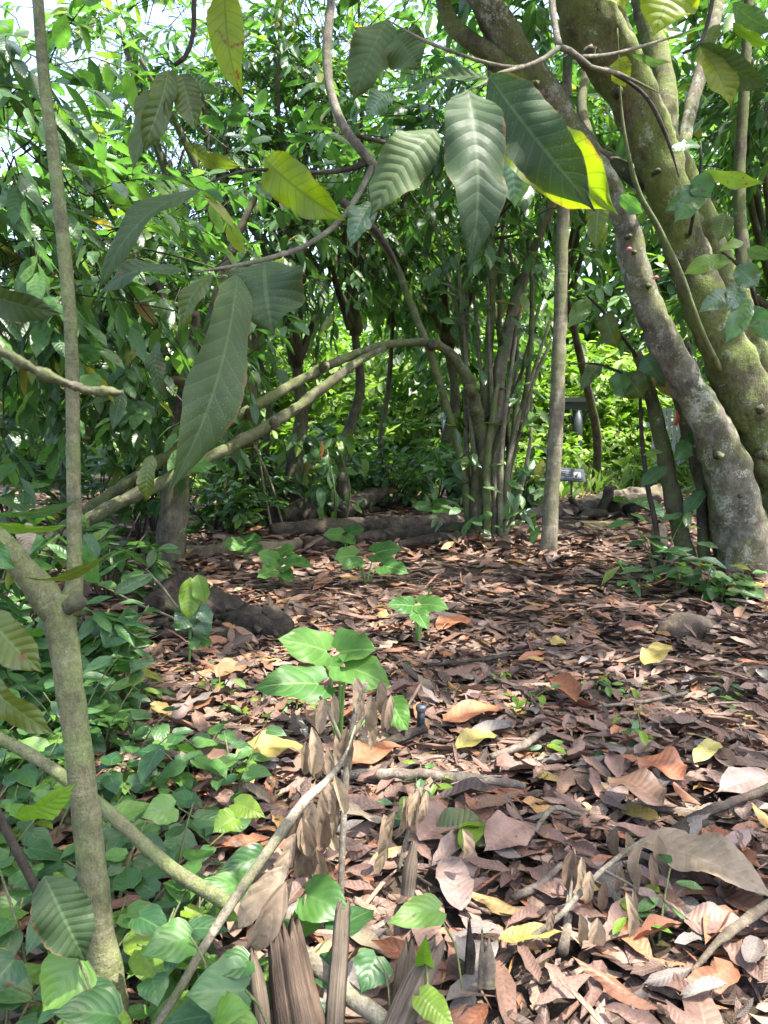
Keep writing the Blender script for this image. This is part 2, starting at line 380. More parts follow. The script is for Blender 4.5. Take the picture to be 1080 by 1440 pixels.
M_bright = leaf_mat('young_leaf', [(0, (.13, .24, .025)), (1, (.20, .30, .03))], vein=(.28, .38, .10), rough=.38, trans=.5)
LIT = {
 'mauve': [(0, (0.108, 0.063, 0.048)), (.5, (0.162, 0.097, 0.074)), (1, (0.222, 0.138, 0.104))],
 'rust': [(0, (0.167, 0.063, 0.030)), (.5, (0.226, 0.087, 0.043)), (1, (0.313, 0.125, 0.058))],
 'brown': [(0, (0.077, 0.044, 0.029)), (.5, (0.119, 0.067, 0.044)), (1, (0.167, 0.099, 0.064))],
 'tan': [(0, (0.137, 0.103, 0.067)), (.5, (0.178, 0.138, 0.092)), (1, (0.225, 0.176, 0.117))],
 'grey': [(0, (0.093, 0.075, 0.065)), (.5, (0.133, 0.112, 0.095)), (1, (0.185, 0.161, 0.140))],
 'yellow': [(0, (0.210, 0.142, 0.039)), (.5, (0.250, 0.176, 0.045)), (1, (0.250, 0.216, 0.058))],
 'pink': [(0, (0.145, 0.099, 0.082)), (1, (0.193, 0.138, 0.117))],
}
M_lit = {k: dry_mat('dry_leaf_' + k, v, vein=tuple(min(.6, c * 1.35) for c in v[-1][1])) for k, v in LIT.items()}
M_litter = dry_mat('leaf_litter_mix', [(0, (0.036, 0.024, 0.018)), (.18, (0.075, 0.045, 0.034)), (.32, (0.125, 0.077, 0.055)), (.48, (0.167, 0.104, 0.079)), (.58, (0.134, 0.068, 0.041)), (.66, (0.219, 0.090, 0.046)), (.73, (0.162, 0.104, 0.075)), (.83, (0.219, 0.148, 0.101)), (.90, (0.244, 0.172, 0.133)), (.96, (0.278, 0.124, 0.054)), (.99, (0.313, 0.209, 0.065)), (1, (0.278, 0.203, 0.139))])
M_pod = dry_mat('dry_hanging_leaf', [(0, (.19, .135, .085)), (.5, (.27, .195, .125)), (1, (.34, .25, .165))], trans=.28, vamt=.2, nv=3, rough=.6)
M_pod_pale = dry_mat('pale_dry_hanging_leaf', [(0, (.27, .20, .125)), (1, (.38, .29, .19))], trans=.28, vamt=.15, nv=3, rough=.6)
M_pod_dark = dry_mat('dark_dry_hanging_leaf', [(0, (.105, .07, .046)), (1, (.17, .115, .075))], trans=.2, vamt=.15, nv=3, rough=.6)
M_bark_grey = bark_mat('grey_lichen_bark', (.20, .18, .135), (.075, .065, .047), moss=(.11, .125, .036), moss_amt=.40, lichen=1.05)
M_bark_moss = bark_mat('mossy_bark', (.155, .135, .08), (.055, .05, .028), moss=(.125, .16, .038), moss_amt=.55, lichen=.6, bstr=.9)
M_bark_arch = bark_mat('arch_bark', (.145, .13, .085), (.06, .055, .035), moss=(.105, .125, .04), moss_amt=.5, lichen=.5, bstr=.9, scale=1.3)
M_bark_stub = bark_mat('dark_grey_bark', (.135, .115, .085), (.05, .042, .03), moss=(.085, .095, .035), moss_amt=.35, lichen=.5)
M_bark_sap = bark_mat('sapling_bark', (.17, .155, .085), (.08, .075, .04), moss=(.12, .145, .05), moss_amt=.5, lichen=.35, rings=.35, scale=1.6)
M_bark_thin = bark_mat('pale_stem_bark', (.27, .235, .175), (.13, .112, .08), moss=(.10, .115, .045), moss_amt=.4, lichen=.5, rings=.3, scale=1.4)
M_bark_dark = bark_mat('dark_bark', (.11, .092, .064), (.045, .038, .027), moss=(.075, .095, .028), moss_amt=.45, lichen=.3)
M_stem_green = bark_mat('green_stem', (.16, .17, .085), (.08, .085, .04), moss=(.11, .145, .04), moss_amt=.45, scale=2.)
M_twig = bark_mat('twig_bark', (.20, .175, .135), (.09, .075, .055), moss=(.10, .11, .05), moss_amt=.3, lichen=.3, scale=3.)
M_twig_dark = bark_mat('dark_twig', (.07, .055, .04), (.03, .024, .018), scale=3.)
M_log = bark_mat('rotting_log', (.10, .075, .055), (.030, .022, .017), moss=(.06, .075, .025), moss_amt=.22, bstr=1., scale=1.4)
M_log_pale = bark_mat('barkless_log', (.20, .16, .115), (.08, .062, .044), moss=(.10, .10, .045), moss_amt=.25, scale=1.3)
M_rot = bark_mat('black_rotten_wood', (.062, .046, .034), (.014, .011, .009), moss=(.03, .036, .014), moss_amt=.22, bstr=1.0, scale=1.6)
M_wood = wood_mat('weathered_wood', (.085, .064, .045), (.18, .14, .10), moss=(.20, .205, .155))
M_stump = wood_mat('brown_split_wood', (.045, .030, .020), (.115, .078, .052), moss=(.09, .088, .06))
M_stick = bark_mat('fallen_stick_bark', (.23, .19, .145), (.10, .078, .058), scale=3., lichen=.25)

# soil
b = NB('soil'); o_ = b.obj(); n1 = b.noise(o_, 2.2, 6, .65); n2 = b.noise(o_, 38., 5, .7); n3 = b.noise(o_, 150., 3, .6)
c_ = b.ramp(n1, [(.3, (.032, .024, .018)), (.5, (.06, .043, .031)), (.72, (.10, .068, .046))])
c_ = b.mix(b.smooth(n2, .55, .7), c_, (.13, .088, .062)); c_ = b.mix(b.math('MULTIPLY', b.smooth(b.noise(o_, 3.7, 4), .56, .68), .5), c_, (.06, .07, .02))
h_ = b.math('ADD', n2, b.math('MULTIPLY', n3, .5))
M_soil = b.done(b.bsdf(c_, .95, .15, h_, 1., .02))

# ================================================================ the ground
def grid_ground():
    ax = np.unique(np.concatenate([np.linspace(-220, -14, 14), np.linspace(-14, -5, 28), np.linspace(-5, 6, 130), np.linspace(6, 16, 30), np.linspace(16, 220, 14)]))
    ay = np.unique(np.concatenate([np.linspace(-60, -1, 10), np.linspace(-1, 8, 110), np.linspace(8, 18, 50), np.linspace(18, 300, 20)]))
    X, Y = np.meshgrid(ax, ay, indexing='ij'); Z = gh(X, Y)
    V = np.stack([X, Y, Z], -1).reshape(-1, 3); ny = len(ay)
    i = np.arange(len(ax) - 1)[:, None] * ny; j = np.arange(ny - 1)[None]
    F = np.stack([i + j, i + ny + j, i + ny + j + 1, i + j + 1], -1).reshape(-1, 4)
    m = MB().add(V, F, V[:, :2]); o = link('ground', m.mesh('ground', (0, 0, 0), M_soil)); o['kind'] = 'structure'
grid_ground()

# ================================================================ leaf templates
T_mid = [leaf('cacao', 6, 4, arch=a, fold=f, curl=c, wave=.03, seed=i, tipdrop=.05, aspect=.95 + .1 * (i % 3)) for i, (a, f, c) in enumerate([(.12, .25, -.1), (.22, .1, -.25), (.05, .35, 0), (.3, .2, -.2), (.16, -.1, -.2), (.08, .5, -.3)])]
T_low = [leaf('cacao', 4, 2, arch=a, fold=f, aspect=1.05) for a, f in ((.12, .3), (.25, .1), (.05, .45))]
T_low_oval = [leaf('oval', 4, 2, arch=q, fold=f) for q, f in ((.15, .3), (.28, .12), (.05, .4))]
T_low_long = [leaf('cacao', 4, 2, arch=q, fold=f, aspect=.72) for q, f in ((.2, .3), (.35, .1), (.1, .45))]
T_oval = [leaf('oval', 6, 4, arch=a, fold=f, wave=.03, seed=i) for i, (a, f) in enumerate([(.12, .25), (.25, .1), (.05, .35), (.18, -.1)])]
T_heart = [leaf('heart', 10, 6, arch=a, fold=f, corr=.005, wave=.03, nv=5, slope=2.6, seed=i, tipdrop=.06) for i, (a, f) in enumerate([(.12, .18), (.22, .05), (.05, .28), (.18, .12)])]
T_arrow = [leaf('arrow', 8, 6, arch=a, fold=f, wave=.05, seed=i) for i, (a, f) in enumerate([(.15, .12), (.25, .2), (.08, .05)])]
T_lance = [leaf('lance', 6, 4, arch=a, fold=f, curl=c, wave=.06, seed=i) for i, (a, f, c) in enumerate([(.1, .35, .2), (.2, .6, .1), (.05, .2, .5)])]
_dr = np.random.default_rng(5)
def dry_tpl(nl, nw, i):
    r = np.random.default_rng(100 + i)
    wild = i % 7 == 3
    tp = leaf('cacao' if i % 4 else 'oval', nl, nw, arch=r.uniform(-.14, .12), fold=r.uniform(-.2, .35), curl=r.uniform(.6, 1.1) if wild else r.uniform(-.3, .45), wave=r.uniform(.02, .07) if nw > 2 else 0, corr=.005 if nw > 4 else 0, twist=r.uniform(-.3, .3), seed=i, aspect=r.uniform(.66, .98))
    V = tp[0].reshape(nl + 1, nw + 1, 3); rag = r.uniform(.74, 1.08, (nl + 1, 2)); torn = i % 3 == 1
    if torn: q = int(r.integers(2, nl - 1)); rag[q, i % 2] = .25; rag[q + 1, i % 2] = .6
    V[:, :nw // 2, 0] *= rag[:, :1]; V[:, nw // 2 + 1:, 0] *= rag[:, 1:]; V[-1, :, 1] *= 1 - .12 * (i % 5 == 2)
    return V.reshape(-1, 3), tp[1], tp[2]
T_dry = [dry_tpl(8, 4, i) for i in range(20)]
T_dry_low = [dry_tpl(5, 2, i) for i in range(8)]
_lm = {}
def leaf_mesh(tname, tpls, mat, i):
    """a mesh shared by all alike leaves"""
    k = (tname, mat.name, i)
    if k not in _lm: _lm[k] = MB().add(*tpls[i]).mesh('leaf', mat=mat)
    return _lm[k]
from mathutils import Matrix
def put_leaf(parent, me, pos, R, L, name='leaf', sx=1.):
    o = link(name, me, parent); o.rotation_mode = 'QUATERNION'
    org = worldloc(parent) if parent else np.zeros(3)
    o.location = (np.asarray(pos) - org).tolist(); o.rotation_quaternion = Matrix(np.asarray(R).tolist()).to_quaternion(); o.scale = (L * sx, L, L)
    return o

# ---------------------------------------------------------------- gaps cut into the canopy to place sun patches on these spots of the ground
GAPS = [(G(a, b_), rx, ry) for a, b_, rx, ry in ((560, 1085, .60, .26), (410, 1005, .50, .28), (1010, 1135, .24, .13), (640, 1300, .26, .08), (950, 1370, .40, .10), (1040, 1420, .25, .08), (850, 1150, .16, .08), (800, 1420, .2, .06), (735, 770, .85, .7), (480, 835, .8, .45), (640, 820, .5, .3), (410, 800, .6, .35), (560, 850, .5, .3), (450, 880, .4, .2), (640, 785, .5, .4), (540, 800, .5, .3), (700, 830, .35, .25), (820, 770, .4, .3), (330, 960, .4, .25),
        (600, 905, .35, .2), (690, 1000, .2, .12), (250, 1110, .35, .2), (60, 1100, .3, .2), (450, 930, .3, .3), (270, 830, .3, .3), (900, 800, .3, .4), (300, 1400, .25, .1))]
for (a, b_, dd_, rx, ry) in ((410, 1230, 1.8, .22, .22), (460, 1130, 1.95, .18, .2), (500, 1010, 2.25, .25, .22), (450, 930, 3.6, .3, .25), (575, 1140, 2.3, .15, .12)):
    p_ = P(a, b_, dd_); GAPS.append((p_ - SUN * p_[2] / SUN[2], rx, ry))
def lit(p, keep=.08, grow=.09):
    """leaves that would shade one of those spots"""
    g = p - SUN * ((p[:, 2]) / SUN[2])[:, None]; m = np.zeros(len(p), bool)
    for c, rx, ry in GAPS:
        wob = 1 + .35 * np.sin(3 * np.arctan2(g[:, 1] - c[1], g[:, 0] - c[0]) + c[0] * 7)
        m |= ((g[:, 0] - c[0]) / (rx + grow)) ** 2 + ((g[:, 1] - c[1]) / (ry + grow)) ** 2 < wob
    return m & (rng.random(len(p)) > keep)

def spray(rs, cen, outw, k, L, tl, droop=.9):
    """k leaves on a twig at each centre: base points, axes, faces, lengths, random values, twig ends"""
    N = len(cen); td = nrm(nrm(outw) * [1, 1, .5] + rs.normal(0, .45, (N, 3)) + [0, 0, -.12])
    f = np.linspace(.2, 1, k)[None, :, None]; tl = (tl * rs.uniform(.7, 1.3, (N, 1, 1)))
    pos = cen[:, None] + td[:, None] * tl * f - np.array([0, 0, 1.]) * tl * .25 * f ** 2
    side = nrm(np.cross(td, [0, 0, 1.]) + 1e-4)[:, None] * np.where(np.arange(k) % 2, 1, -1)[None, :, None]
    d = td[:, None] * (.35 + .7 * f) + side * (.85 - .35 * f) + rs.normal(0, .25, (N, k, 3)); d[..., 2] -= droop * rs.uniform(.15, 1.1, (N, k))
    nn = np.array([0, 0, 1.]) + rs.normal(0, .38, (N, k, 3)) + d * [.3, .3, 0]
    LL = rs.uniform(L[0], L[1], (N, k)); R = np.clip(rs.random((N, 1)) * .55 + rs.random((N, k)) * .45, 0, 1)
    return pos.reshape(-1, 3), nrm(d.reshape(-1, 3)), nn.reshape(-1, 3), LL.ravel(), R.ravel(), cen + td * tl[:, 0] * 1.0

def crown(root, rs, start, cen, rad, nlimb, ntwig, k, L, mat, limb_r, bark, parts=0, zmin=.9, carve=True, hollow=.35, clump=.5, tl=.34, tpl_stuff=None, droop=.9, keep=.08, limbs=True, depth_max=11.):
    cen = np.asarray(cen, float); rad = np.asarray(rad, float)
    # limb ends spread through the crown
    e = nrm(rs.normal(0, 1, (nlimb, 3))) * (rs.random((nlimb, 1)) ** .4) * .86
    ends = cen + e * rad; ends[:, 2] = np.maximum(ends[:, 2], zmin + .25)
    if limbs:
        for q in ends:
            m = MB(); a = start + rs.normal(0, .04, 3); mid = a * .45 + q * .55 + rs.normal(0, .12, 3) + [0, 0, .18 * np.linalg.norm(q - a) * .4]
            tube(m, [a, mid, q], [limb_r, limb_r * .6, limb_r * .22], 6, step=.16, wob=.02)
            m.build('limb', bark, root)
    per = int(np.ceil(ntwig / nlimb))
    c = np.repeat(ends, per, 0)[:ntwig] + rs.normal(0, 1, (ntwig, 3)) * clump * np.array([1, 1, .9]) * min(1., rad.min() / 1.4)
    c[:, 2] = np.maximum(c[:, 2], zmin + rs.random(ntwig) * .3)
    pos, d, nn, LL, R, tip = spray(rs, c, c - cen + rs.normal(0, .2, c.shape), k, L, tl, droop)
    ok = np.ones(len(pos), bool)
    if carve: ok = ~lit(pos + d * LL[:, None] * .5, keep)
    ok &= np.linalg.norm(pos - CAM, axis=1) > .9
    tm = MB()
    okt = ok.reshape(ntwig, k).any(1)
    src = np.repeat(ends, per, 0)[:ntwig]
    if carve: okt &= ~(lit(c, .0, .04) | lit(tip, .0, .04) | lit(src * .3 + c * .7, .0, .04))
    for i in np.nonzero(okt)[0]:
        tube(tm, [src[i] * .6 + c[i] * .4, c[i], tip[i] - [0, 0, .08]], [.006, .005, .0025], 3, n=4, caps=False)
    tw = tm.build('twigs', M_twig_dark, root, stuff=True)
    pos, d, nn, LL, R = pos[ok], d[ok], nn[ok], LL[ok], R[ok]; rot = frame(d, nn)
    sel = np.zeros(len(pos), bool)
    if parts:
        x, y, dp = proj(pos + d * LL[:, None] * .5); size = LL * FOC / np.maximum(dp, .1)
        vis = np.nonzero((x > -10) & (x < 1090) & (y > -10) & (y < 900) & (dp > .3) & (size > 14))[0]
        vis = vis[np.argsort(dp[vis])][:parts]; sel[vis] = True
        for i in vis:
            t = int(rs.integers(len(T_mid)))
            put_leaf(root, leaf_mesh('mid', T_mid, mat, t), pos[i], rot[i], LL[i])
    rest = np.nonzero(~sel)[0]; m = MB(); tp = tpl_stuff or T_low; ch = rs.integers(len(tp), size=len(rest))
    for t in range(len(tp)):
        q = rest[ch == t]; m.leaves(tp[t], pos[q], rot[q], LL[q], R[q])
    if m.n: m.build('crown', mat, root, stuff=True)

def simple_trunk(root, base, top, r, bark, bend=.12, seed=0, name='trunk', nseg=10, mid=None):
    rs = np.random.default_rng(seed); base = np.asarray(base, float); top = np.asarray(top, float); m = MB()
    a = base + (top - base) * .33 + rs.normal(0, bend, 3) * [1, 1, 0]; b_ = base + (top - base) * .68 + rs.normal(0, bend, 3) * [1, 1, 0]
    tube(m, [base - [0, 0, .08], base + (a - base) * .2 + [0, 0, 0], a, b_, top], [r * 1.45, r * 1.08, r, r * .82, r * .6], nseg, step=.1, lump=.16, freq=7, ridge=.05)
    m.build(name, bark, root); return top

# ================================================================ the great leaning tree
gt = thing('leaning_tree', 'huge mossy tree of several thick trunks leaning over the clearing from the right edge', 'tree', G(1045, 822))
m = MB(); px_tube(m, [(1062, 850, 6.45, 118), (1054, 815, 6.42, 84), (1046, 770, 6.38, 72), (1033, 700, 6.3, 68), (1008, 615, 6.15, 55), (965, 540, 6.0, 45), (930, 470, 5.9, 42), (900, 400, 5.85, 40), (874, 300, 5.8, 34), (842, 240, 5.75, 34), (800, 180, 5.7, 38), (765, 125, 5.6, 42), (712, 52, 5.5, 44), (676, -10, 5.4, 40), (630, -130, 5.3, 34)], nseg=24, step=.04, lump=.22, freq=7, ridge=.035)
ga = m.build('trunk', M_bark_grey, gt); ga['label'] = 'grey lichen spotted trunk in front'
m = MB(); px_tube(m, [(1128, 790, 6.6, 118), (1118, 720, 6.5, 92), (1092, 640, 6.35, 80), (1042, 540, 6.2, 68), (1002, 450, 6.1, 62), (968, 360, 6.0, 56), (950, 300, 5.9, 54), (930, 235, 5.8, 60), (898, 150, 5.7, 66), (868, 95, 5.6, 70), (838, 45, 5.5, 76), (816, -5, 5.45, 76), (775, -140, 5.3, 64)], nseg=26, step=.04, lump=.17, freq=6.5, ridge=.04)
gb = m.build('trunk', M_bark_moss, gt); gb['label'] = 'thickest green mossy trunk'
m = MB(); px_tube(m, [(1090, 560, 6.5, 46), (1045, 450, 6.4, 44), (1006, 362, 6.25, 42), (984, 300, 6.15, 40), (956, 232, 6.05, 34), (915, 150, 5.95, 30), (880, 60, 5.85, 26), (850, -30, 5.75, 24)], nseg=20, step=.05, lump=.15, freq=7)
m.build('trunk', M_bark_moss, gt)
m = MB(); px_tube(m, [(1100, 610, 6.9, 40.0), (1070, 520, 6.9, 35.2), (1052, 430, 7.0, 26), (1044, 350, 7.1, 19), (1040, 250, 7.2, 16), (1048, 100, 7.2, 14), (1056, -60, 7.2, 12)], nseg=14, step=.07, lump=.14); m.build('trunk', M_bark_dark, gt)
m = MB(); px_tube(m, [(1030, 780, 6.75, 48.0), (985, 640, 6.6, 35.2), (960, 560, 6.5, 27.2), (935, 480, 6.3, 20.8)], nseg=14, step=.07, lump=.15); m.build('limb', M_bark_dark, gt)
m = MB(); px_tube(m, [(935, 205, 6.3, 35.2), (936, 150, 6.4, 34.4), (926, 85, 6.5, 33.6), (905, 10, 6.6, 30.4), (890, -70, 6.7, 27.2)], nseg=14, step=.06, lump=.1); m.build('limb', M_bark_moss, gt)
m = MB(); px_tube(m, [(955, 235, 6.4, 19.2), (972, 150, 6.6, 19.2), (998, 60, 6.8, 19.2), (1020, -60, 7., 17.6)], nseg=12, step=.07, lump=.1); m.build('limb', M_bark_grey, gt)
m = MB(); px_tube(m, [(745, 120, 5.6, 40.0), (705, 88, 5.55, 33.6), (665, 60, 5.5, 25.6), (632, 28, 5.5, 22.4), (615, -30, 5.4, 19.2)], nseg=14, step=.05, lump=.14); m.build('limb', M_bark_moss, gt)
m = MB(); px_tube(m, [(905, 262, 5.9, 20.8), (868, 232, 6., 21.6), (835, 212, 6.1, 20.8), (818, 150, 6.3, 14), (828, 90, 6.5, 12), (842, 0, 6.8, 10), (850, -60, 7., 8)], nseg=12, step=.06, lump=.1); m.build('limb', M_bark_dark, gt)
m = MB(); px_tube(m, [(1012, 520, 6.05, 9.6), (985, 465, 5.78, 9.6), (955, 385, 5.6, 11.2), (925, 320, 5.5, 8.8), (898, 270, 5.42, 7.2), (880, 200, 5.35, 5.6), (872, 130, 5.3, 3.2), (868, 40, 5.2, 2.4)], nseg=10, step=.06, lump=.1); sh = m.build('side_shoot', M_stem_green, gt)
for i, (a, b_, d, s) in enumerate(((1012, 640, 6.0, 11), (1068, 575, 6.05, 15), (1075, 640, 6.1, 14), (968, 330, 5.82, 9), (985, 350, 6.08, 11), (885, 332, 5.70, 7), (892, 355, 5.72, 7), (912, 402, 5.73, 7), (1040, 695, 6.15, 12), (870, 128, 5.5, 13), (830, 72, 5.28, 16), (925, 240, 5.66, 8), (752, 118, 5.43, 11))):
    m = MB(); c = P(a, b_, d); r = s * d / FOC / 2
    tube(m, [c + [0, .06, 0], c, c + [-.01, -.06, -.015]], [r * 1.2, r, r * .5], 7, n=6, lump=.6, freq=30); m.build('knot', M_bark_dark, gt)
for i, (a, b_, d) in enumerate(((880, 352, 5.70), (918, 392, 5.72))):
    m = MB(); c = P(a, b_, d); tube(m, [c, c + [.02, -.02, .008], c + [.035, -.025, 0]], [.006, .014, .004], 7, n=6)
    m.build('bract', plain_mat('pink_bract%d' % i, (.55, .16, .18)), gt)
rs = np.random.default_rng(21)
crown(gt, rs, P(770, -140, 5.3), (1.5, 3.9, 6.2), (3.5, 3.6, 1.3), 20, 1150, 7, (.18, .30), M_cacao, .025, M_bark_moss, parts=60, keep=.04, zmin=4.3, clump=.75)  # mostly unseen crown, placed and thinned to dapple the ground with shade

# its leafy shoots by the trunk
T_fine = leaf('cacao', 26, 8, arch=.0, fold=.14, corr=.014, wave=.03, nv=9, bulge=.05, tipdrop=.04, seed=3)
NVS = {'dark_hanging_leaf': (12, 1.3), 'ground_cover_leaf': (5, 2.6), 'aroid_leaf': (5, 2.2)}
NVS.update({'dry_leaf_' + k_: (11, 1.2) for k_ in LIT}); NVS.update({k_: (10, 1.3) for k_ in ('cacao_leaf', 'lime_backlit_leaf', 'olive_leaf', 'pale_glossy_leaf', 'young_leaf')}); NVS.update({k_: (3, 1.2) for k_ in ('dry_hanging_leaf', 'pale_dry_hanging_leaf', 'dark_dry_hanging_leaf')})
def hero(parent, B, T, db, dt, width, mat, roll=0., kind='cacao', bulge=.06, fold=.12, corr=.013, nv=10, wave=.03, nl=36, nw=10, curl=0., up=0., name='leaf', seed=0, rnd=None, label=None, facing=None):
    """a leaf from pixel B at depth db to pixel T at depth dt, width in photo px, turned by roll degrees about its axis"""
    b0, t0 = P(B[0], B[1], db), P(T[0], T[1], dt); ax = t0 - b0; L = np.linalg.norm(ax); d = ax / L
    n = nrm(CAM - (b0 + t0) / 2) if facing is None else np.asarray(facing, float)
    n = n + np.array([0, 0, up]); n = nrm(n - d * (n @ d)); a = math.radians(roll); n = n * math.cos(a) + np.cross(d, n) * math.sin(a)
    wm = width * (db + dt) / 2 / FOC; asp = wm / (2 * PROFILE[kind][2] * L)
    sr = np.random.default_rng(seed + 5)
    tp = leaf(kind, nl, nw, fold=fold + sr.uniform(-.05, .12), corr=corr, nv=NVS.get(mat.name, (nv, 1.3))[0], slope=NVS.get(mat.name, (nv, 1.3))[1], wave=wave + sr.uniform(.0, .035), bulge=bulge + sr.uniform(-.02, .05), curl=curl + sr.uniform(-.12, .10), seed=seed, aspect=asp, tipdrop=sr.uniform(-.02, .08), bend=sr.uniform(-.16, .16), twist=sr.uniform(-.25, .25))
    mb = MB(); mb.leaves(tp, b0[None], frame(d[None], n[None]), np.array([L]), np.array([random.random() if rnd is None else rnd]))
    o = mb.build(name, mat, parent)
    if label: o['label'] = label
    return o
def stalk(parent, rows, mat, name='twig', nseg=7, **k):
    if name == 'twig': rows = rows[:-1] + [rows[-1][:3] + (1.2,)]
    m = MB(); px_tube(m, rows, nseg=nseg, step=.03, **k); return m.build(name, mat, parent)
for k, (B, T, wd, rl, mt) in enumerate((((872, 275), (905, 300), 22, 20, M_cacao), ((985, 268), (950, 312), 34, 10, M_cacao), ((975, 262), (935, 300), 24, -30, M_cacao), ((990, 240), (1075, 258), 24, 30, M_cacao), ((978, 248), (1000, 278), 34, 0, M_cacao),
        ((985, 205), (935, 215), 20, 50, M_cacao), ((1020, 362), (962, 388), 26, 10, M_bright), ((1030, 365), (985, 378), 20, 40, M_bright), ((1035, 375), (1068, 402), 34, -10, M_pale), ((1028, 410), (982, 440), 26, 15, M_pale), ((1040, 400), (1020, 438), 26, -10, M_pale), ((1055, 420), (1018, 480), 30, 10, M_cacao),
        ((1050, 350), (1090, 358), 22, 30, M_pale), ((1020, 300), (1010, 340), 28, 0, M_olive), ((1060, 430), (1080, 480), 28, 0, M_cacao), ((1045, 340), (1010, 352), 16, 30, M_bright), ((835, 300), (850, 350), 30, 0, M_olive))):
    hero(sh, B, T, 5.2, 5.15, wd, mt, roll=rl, nl=18, nw=6, corr=.012, seed=k)
m = MB(); px_tube(m, [(1075, 470, 5.5, 7), (1055, 400, 5.3, 6), (1035, 370, 5.2, 5), (1015, 355, 5.2, 3)], nseg=6, step=.05); px_tube(m, [(970, 330, 5.5, 6), (980, 275, 5.3, 4), (985, 240, 5.2, 4), (985, 200, 5.2, 3)], nseg=6, step=.05); m.build('twig', M_twig_dark, gt)

# ================================================================ the other standing trees
def small_tree(name, label, px, py, r_px, top, cen, rad, bark, seed, ntwig=260, k=6, L=(.17, .29), parts=90, mat=None, extra=(), zmin=1.0, up=1., group='cacao trees at the back of the clearing', cat='tree', nlimb=9, bend=.12, **kw):
    cen = np.array(cen, float); rad = np.array(rad, float)
    if group: cen[2] += .75 * up; rad[2] += .7 * up; ntwig = int(ntwig * (1 + .45 * up))
    base = G(px, py); d = (base - CAM) @ FW; r = r_px * d / FOC / 2
    t = thing(name, label, cat, base, group); rs = np.random.default_rng(seed)
    tp = simple_trunk(t, base, top, r, bark, bend, seed)
    for q, (dx, dy, rr, tx, ty, tz) in enumerate(extra):
        simple_trunk(t, base + [dx, dy, 0], (tx, ty, tz), rr, bark, bend, seed + 50 + q)
    crown(t, rs, tp, cen, rad, nlimb, ntwig, k, L, mat or M_cacao, r * .55, bark, parts, zmin=zmin, **kw)
    return t
small_tree('cacao_tree', 'stout short trunk with pale lit bark beside the black rotten stump', 236, 808, 40, (-1.75, 7.1, 1.85), (-1.75, 6.9, 2.6), (1.7, 1.2, 1.5), M_bark_stub, 31, 230, up=0., parts=150, bend=.05, zmin=1.25)
small_tree('cacao_tree', 'bushy cacao tree crowding the left edge behind the forked sapling', -70, 905, 26, (-2.6, 4.9, 1.7), (-2.65, 4.9, 2.75), (1.25, .9, 1.9), M_bark_moss, 32, 170, up=.35, parts=130, zmin=.8)
small_tree('cacao_tree', 'leafy cacao tree deep in shade between the sapling and the stout trunk', 90, 765, 24, (-3.4, 8.6, 2.0), (-3.5, 8.4, 2.6), (1.9, 1.3, 1.7), M_bark_dark, 33, 250, up=0., parts=120, zmin=.9)
small_tree('cacao_tree', 'dark trunk forking above the black lump beyond the logs', 415, 738, 24, (-1.15, 10.3, 2.1), (-1.2, 10.2, 4.0), (1.8, 1.4, 2.3), M_bark_dark, 34, 270, parts=120, tpl_stuff=T_low_long, mat=M_mid, zmin=1.25, extra=((.05, .1, .05, -1.9, 10.6, 2.6),))
small_tree('cacao_tree', 'straight dark trunk rising behind the drooping leafy clump', 490, 732, 17, (-.4, 10.8, 2.6), (-.25, 10.7, 4.3), (1.6, 1.4, 2.3), M_bark_dark, 35, 250, parts=100, L=(.13, .22), mat=M_mid, zmin=1.35)
small_tree('slender_tree', 'very thin dark tree above the end of the tilted fallen log', 543, 702, 9, (.15, 13.6, 3.0), (.35, 13.6, 4.4), (1.6, 1.3, 2.2), M_bark_dark, 36, 240, parts=50, mat=M_mid, zmin=1.7)
st = small_tree('straight_tree', 'straight pale slim tree standing alone on the leaf litter beside the stem clump', 771, 788, 20, (1.80, 8.0, 5.4), (1.8, 8.0, 6.5), (2.2, 2.0, 1.0), M_bark_thin, 37, 260, parts=30, group=None, zmin=4.9, bend=.03)
small_tree('cacao_tree', 'airy tree over the sunlit gap behind the slate sign', 838, 690, 12, (2.9, 12.6, 3.4), (2.5, 12.0, 4.9), (1.9, 1.5, 1.7), M_bark_dark, 38, 280, mat=M_mid, parts=80, zmin=3.0)
small_tree('cacao_tree', 'leafy tree behind the thick leaning trunks by the pale fence', 1110, 720, 26, (5.4, 10.6, 2.6), (4.9, 10.2, 4.3), (1.9, 1.4, 2.0), M_bark_dark, 39, 320, mat=M_mid, parts=120, zmin=2.3)
small_tree('cacao_tree', 'tree filling the space behind the stem clump with dense leaves', 640, 706, 16, (1.0, 12.6, 2.6), (1.0, 12.4, 4.4), (1.9, 1.4, 2.5), M_bark_dark, 40, 250, parts=90, tpl_stuff=T_low_oval, mat=M_mid, zmin=1.4)
small_tree('cacao_tree', 'tree with a dark bundle of thin roots below its trunk', 355, 742, 34, (-1.7, 9.6, 2.0), (-2.3, 9.9, 3.8), (1.4, 1.2, 2.2), M_bark_dark, 41, 210, parts=90, tpl_stuff=T_low_long, mat=M_mid, zmin=1.2)
small_tree('cacao_tree', 'sparse tall tree against the white sky above the left shrubs', 175, 725, 18, (-3.6, 11.5, 2.8), (-3.2, 11.8, 4.4), (1.9, 1.5, 2.0), M_bark_dark, 42, 300, up=.9, L=(.09, .16), tpl_stuff=T_low_oval, parts=40, zmin=2.2)
small_tree('cacao_tree', 'tree behind all others at the far left edge', -60, 745, 22, (-5.6, 9.7, 2.4), (-5.2, 9.9, 2.9), (1.7, 1.5, 1.7), M_bark_dark, 43, 330, up=1., L=(.10, .17), tpl_stuff=T_low_oval, parts=50, zmin=1.2)
